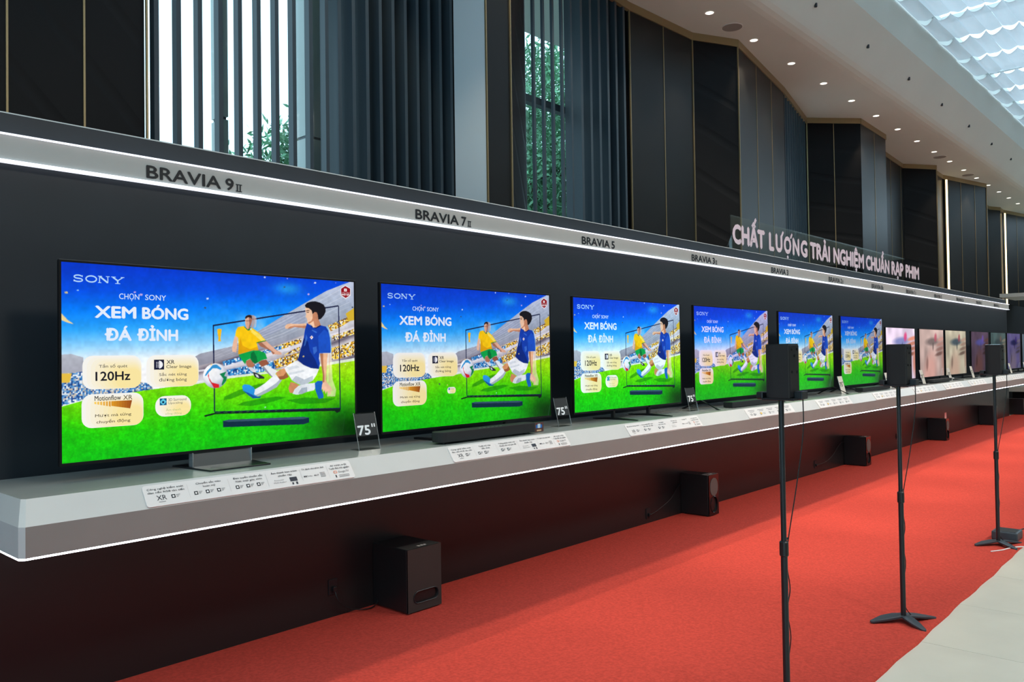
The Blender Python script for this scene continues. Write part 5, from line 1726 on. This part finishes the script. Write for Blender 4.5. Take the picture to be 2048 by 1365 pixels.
for k in range(-5, 9):
    x = 10.75 + 2.02 * k
    y = -0.27
    z = slope_z(y)
    lab = 'tiny dark ceiling fitting with added lamp, %s from the top edge of the picture' % NTH[k] if k >= 0 else 'tiny dark ceiling fitting with added lamp above the picture edge'
    r = thing('fitting', lab, 'fitting', (x, y, z), 'tiny fittings with added lamps in the sloping ceiling')
    MB().tube([(x, y, z + 0.01), (x, y, z - 0.035)], 0.022, 12).build('housing', M['satin'], r)
    MB().tube([(x, y, z - 0.035), (x, y, z - 0.040)], 0.017, 12).build('lens', M['gloss'], r)
    if True:
        l = bpy.data.lights.new('added_spot_lamp', 'SPOT')
        l.energy = 1500 if x > 5 else 800
        l.color = (1.0, 0.86, 0.70)
        l.spot_size = math.radians(32)
        l.spot_blend = 1.0
        l.shadow_soft_size = 0.30
        lo = bpy.data.objects.new('added_spot_lamp', l)
        COL.objects.link(lo)
        lo.parent = r
        lo.location = (0, -0.02, -0.06)
        d = Vector((x + 0.4, -1.4, 0)) - Vector((x, y, z))
        lo.rotation_euler = d.to_track_quat('-Z', 'Y').to_euler()

# warm light strips in the wall folds
for x, y, l_ in ((22.06, 0.985, 'warm glowing light strip in the nearer wall fold'), (28.90, 1.04, 'warm glowing light strip in the farther wall fold')):
    r = thing('light_strip', l_, 'light strip', (x, y, 0.0))
    MB().box(x - 0.03, x + 0.03, y - 0.03, y, 0.0, 5.88).build('diffuser', M['warmled'], r)
    MB().box(x - 0.045, x + 0.045, y, y + 0.02, 0.0, 5.88).build('channel', M['gold'], r)

# far canopy and low bench past the booth
r = thing('far_canopy', 'pale flat canopy beyond the end of the display wall', 'canopy', (26.0, -0.6, 3.08))
MB().box(25.6, 27.6, -1.6, 0.58, 3.09, 3.19).build('roof_slab', M['pale'], r)
MB().box(26.0, 26.1, -1.55, -1.45, 0.0, 3.09).build('post', M['pale'], r)
r = thing('low_bench', 'pale low bench beyond the end of the display wall', 'bench', (26.2, 0.1, 0))
MB().box(25.6, 27.4, -0.3, 0.45, 0.50, 0.62).build('seat', M['pale'], r)
for xx in (25.7, 27.2):
    MB().box(xx, xx + 0.1, -0.2, 0.35, -0.001, 0.50).build('leg', M['backing'], r)

# ---- cloth panels hung under the skylight
CW, CL = 0.244, 1.24


def sheet_mesh(seed):
    rg = random.Random(seed)
    b_ = MB()
    nu, nv = 10, 5
    s0, s1 = 0.085 + 0.02 * rg.random(), 0.028 + 0.015 * rg.random()
    for j in range(nv + 1):
        t = j / nv
        sag = s0 * (1 - t) + s1 * t
        for i in range(nu + 1):
            q = i / nu
            zz = -sag * (1 - (2 * q - 1) ** 2) - 0.020 * (1 - t) + 0.006 * math.sin(9 * q + 5 * t + seed)
            b_.v.append((t * (CL + 0.01), -q * CW * 1.01, zz))
    for j in range(nv):
        for i in range(nu):
            a = j * (nu + 1) + i
            b_.f.append((a, a + 1, a + nu + 2, a + nu + 1))
    o = b_.build('cloth_panel', M['cloth'], smooth=True)
    me = o.data
    bpy.data.objects.remove(o)
    return me


sheets = [sheet_mesh(s_) for s_ in range(6)]
rest = MB()
count = 0
for i in range(31):
    for j in range(31):
        x = 14.40 - 18 * CL + i * CL
        y = -0.535 - j * CW
        if i >= 14 and j < 10 and i < 32:
            if (i, j) in ((18, 8), (18, 9), (17, 9)):
                continue
            o = bpy.data.objects.new('cloth_panel', sheets[(i * 5 + j * 3) % 6])
            COL.objects.link(o)
            o.location = (x, y, 7.125 + 0.012 * random.random())
            tag(o, 'white sagging cloth panel hung in rows under the skylight', 'cloth panel', 'cloth panels under the skylight')
            count += 1
        else:
            me = sheets[(i + j) % 6]
            n0 = len(rest.v)
            zo = 7.125 + 0.012 * random.random()
            rest.v += [(v.co.x + x, v.co.y + y, v.co.z + zo) for v in me.vertices]
            rest.f += [tuple(n0 + q for q in p.vertices) for p in me.polygons]
o = rest.build('cloth_panel_field', M['cloth'], smooth=True)
tag(o, 'rest of the white cloth panels under the skylight', 'cloth panels')
o['kind'] = 'stuff'
r = thing('added_truss', 'added unseen truss carrying the fill lamps', 'truss', (14.0, -6.8, 6.50))  # truss added out of view to carry the extra lamps
for zz in (6.50, 6.62):
    MB().tube([(2, -6.8, zz), (28, -6.8, zz)], 0.02, 8).build('chord', M['satin'], r)
for q in range(52):
    MB().tube([(2 + 0.5 * q, -6.8, 6.50 + 0.12 * (q % 2)), (2.5 + 0.5 * q, -6.8, 6.62 - 0.12 * (q % 2))], 0.010, 6).build('brace', M['satin'], r)
gd = thing('roof_girder', 'dark steel girder showing through a gap in the cloth panels', 'girder', (14.85, -2.78, 7.22))
MB().box(14.3, 15.4, -3.00, -2.55, 7.22, 7.24).build('lower_flange', M['satin'], gd)
MB().box(14.3, 15.4, -2.80, -2.76, 7.24, 7.34).build('web', M['satin'], gd)
MB().box(14.3, 15.4, -3.00, -2.55, 7.34, 7.36).build('upper_flange', M['satin'], gd)
for q in range(8):  # unseen can lamps added to brighten ledge, carpet and wall
    x = 3.0 + 3.2 * q
    t = thing('added_truss_lamp', 'added can lamp on the unseen truss', 'stage lamp', (x, -6.8, 6.22), 'added can lamps on the unseen truss')
    MB().tube([(x, -6.8, 6.22), (x, -6.8, 6.40)], [0.09, 0.07], 16).build('can', M['satin'], t)
    MB().tube([(x, -6.8, 6.40), (x, -6.8, 6.50)], 0.012, 8).build('yoke', M['satin'], t)
    MB().disc((x, -6.8, 6.219), 0.08, 'z', 16).build('lens', M['lamp'], t)
    l = bpy.data.lights.new('added_fill_light', 'SPOT')
    l.energy = 420
    l.color = (1.0, 0.93, 0.82)
    l.spot_size = math.radians(110)
    l.spot_blend = 0.7
    l.shadow_soft_size = 0.5
    lo = bpy.data.objects.new('added_fill_light', l)
    COL.objects.link(lo)
    lo.parent = t
    lo.location = (0, 0.02, -0.03)
    lo.rotation_euler = Vector((0, 3.2, -6.0)).to_track_quat('-Z', 'Y').to_euler()

# ---- trees outside the windows
def tree(x, y, zc, rx, rz, n_, lab, seed):
    rg = np.random.default_rng(seed)
    r = thing('tree', lab, 'tree', (x, y, -0.3))
    tr = MB()
    tr.tube([(x, y, -0.3), (x + 0.05, y, zc * 0.5), (x - 0.05, y, zc)], [0.16, 0.12, 0.05], 10)
    for q in range(8):
        a = q * 0.9
        tr.tube([(x, y, zc * (0.45 + 0.07 * q)), (x + rx * 0.35 * math.cos(a), y + rx * 0.35 * math.sin(a), zc * (0.55 + 0.08 * q)), (x + rx * 0.7 * math.cos(a), y + rx * 0.7 * math.sin(a), zc * (0.62 + 0.08 * q))], [0.05, 0.03, 0.012], 6)
    tr.build('trunk', M['bark'], r, smooth=True)
    b_ = MB()
    cl = rg.normal(size=(n_ // 40, 3))
    cl /= np.linalg.norm(cl, axis=1)[:, None]
    cl *= rg.random(len(cl))[:, None] ** 0.4
    for c_ in cl:
        for q in range(40):
            p = np.array((x, y, zc)) + c_ * (rx, rx, rz) + rg.normal(size=3) * 0.16
            d1 = rg.normal(size=3)
            d1 /= np.linalg.norm(d1)
            d2 = np.cross(d1, rg.normal(size=3))
            d2 /= np.linalg.norm(d2)
            L_, w_ = 0.055 + 0.03 * rg.random(), 0.022
            b_.poly([tuple(p - d1 * L_), tuple(p + d2 * w_), tuple(p + d1 * L_), tuple(p - d2 * w_)])
    fo = b_.build('foliage', M['leaf'], r)
    fo['kind'] = 'stuff'


tree(10.8, 4.6, 4.9, 1.25, 2.4, 16000, 'leafy green tree outside the narrow window', 1)
tree(13.6, 7.4, 5.0, 1.2, 2.6, 9000, 'second leafy tree farther outside the narrow window', 2)
tree(6.35, 5.6, 3.95, 0.55, 0.95, 5000, 'low leafy tree top at the foot of the fin-screened window', 3)
for x, w_, l_ in ((3.73, 0.06, 'slim pale column outside the fin-screened window'), (4.64, 0.19, 'wide pale column outside the fin-screened window')):
    r = thing('outside_column', l_, 'column', (x, 2.6, -0.31))
    MB().box(x, x + w_, 2.5, 2.7, -0.31, 3.9).build('shaft', M['pale'], r)
    MB().box(x, x + w_, 2.5, 2.7, 3.93, 7.5).build('shaft', M['pale'], r)
    MB().box(x + 0.01, x + w_ - 0.01, 2.52, 2.68, 3.9, 3.93).build('joint', M['fin'], r)
MB_g = MB().box(-20, 60, 2.2, 40, -0.5, -0.31).build('ground_outside', mat('outside_paving', (0.35, 0.35, 0.33), 0.8))
struct(MB_g, 'paved ground outside the windows')

for b_ in BASES:
    if '_base' in b_:
        del b_['_base']
if '_base' in wall:
    del wall['_base']
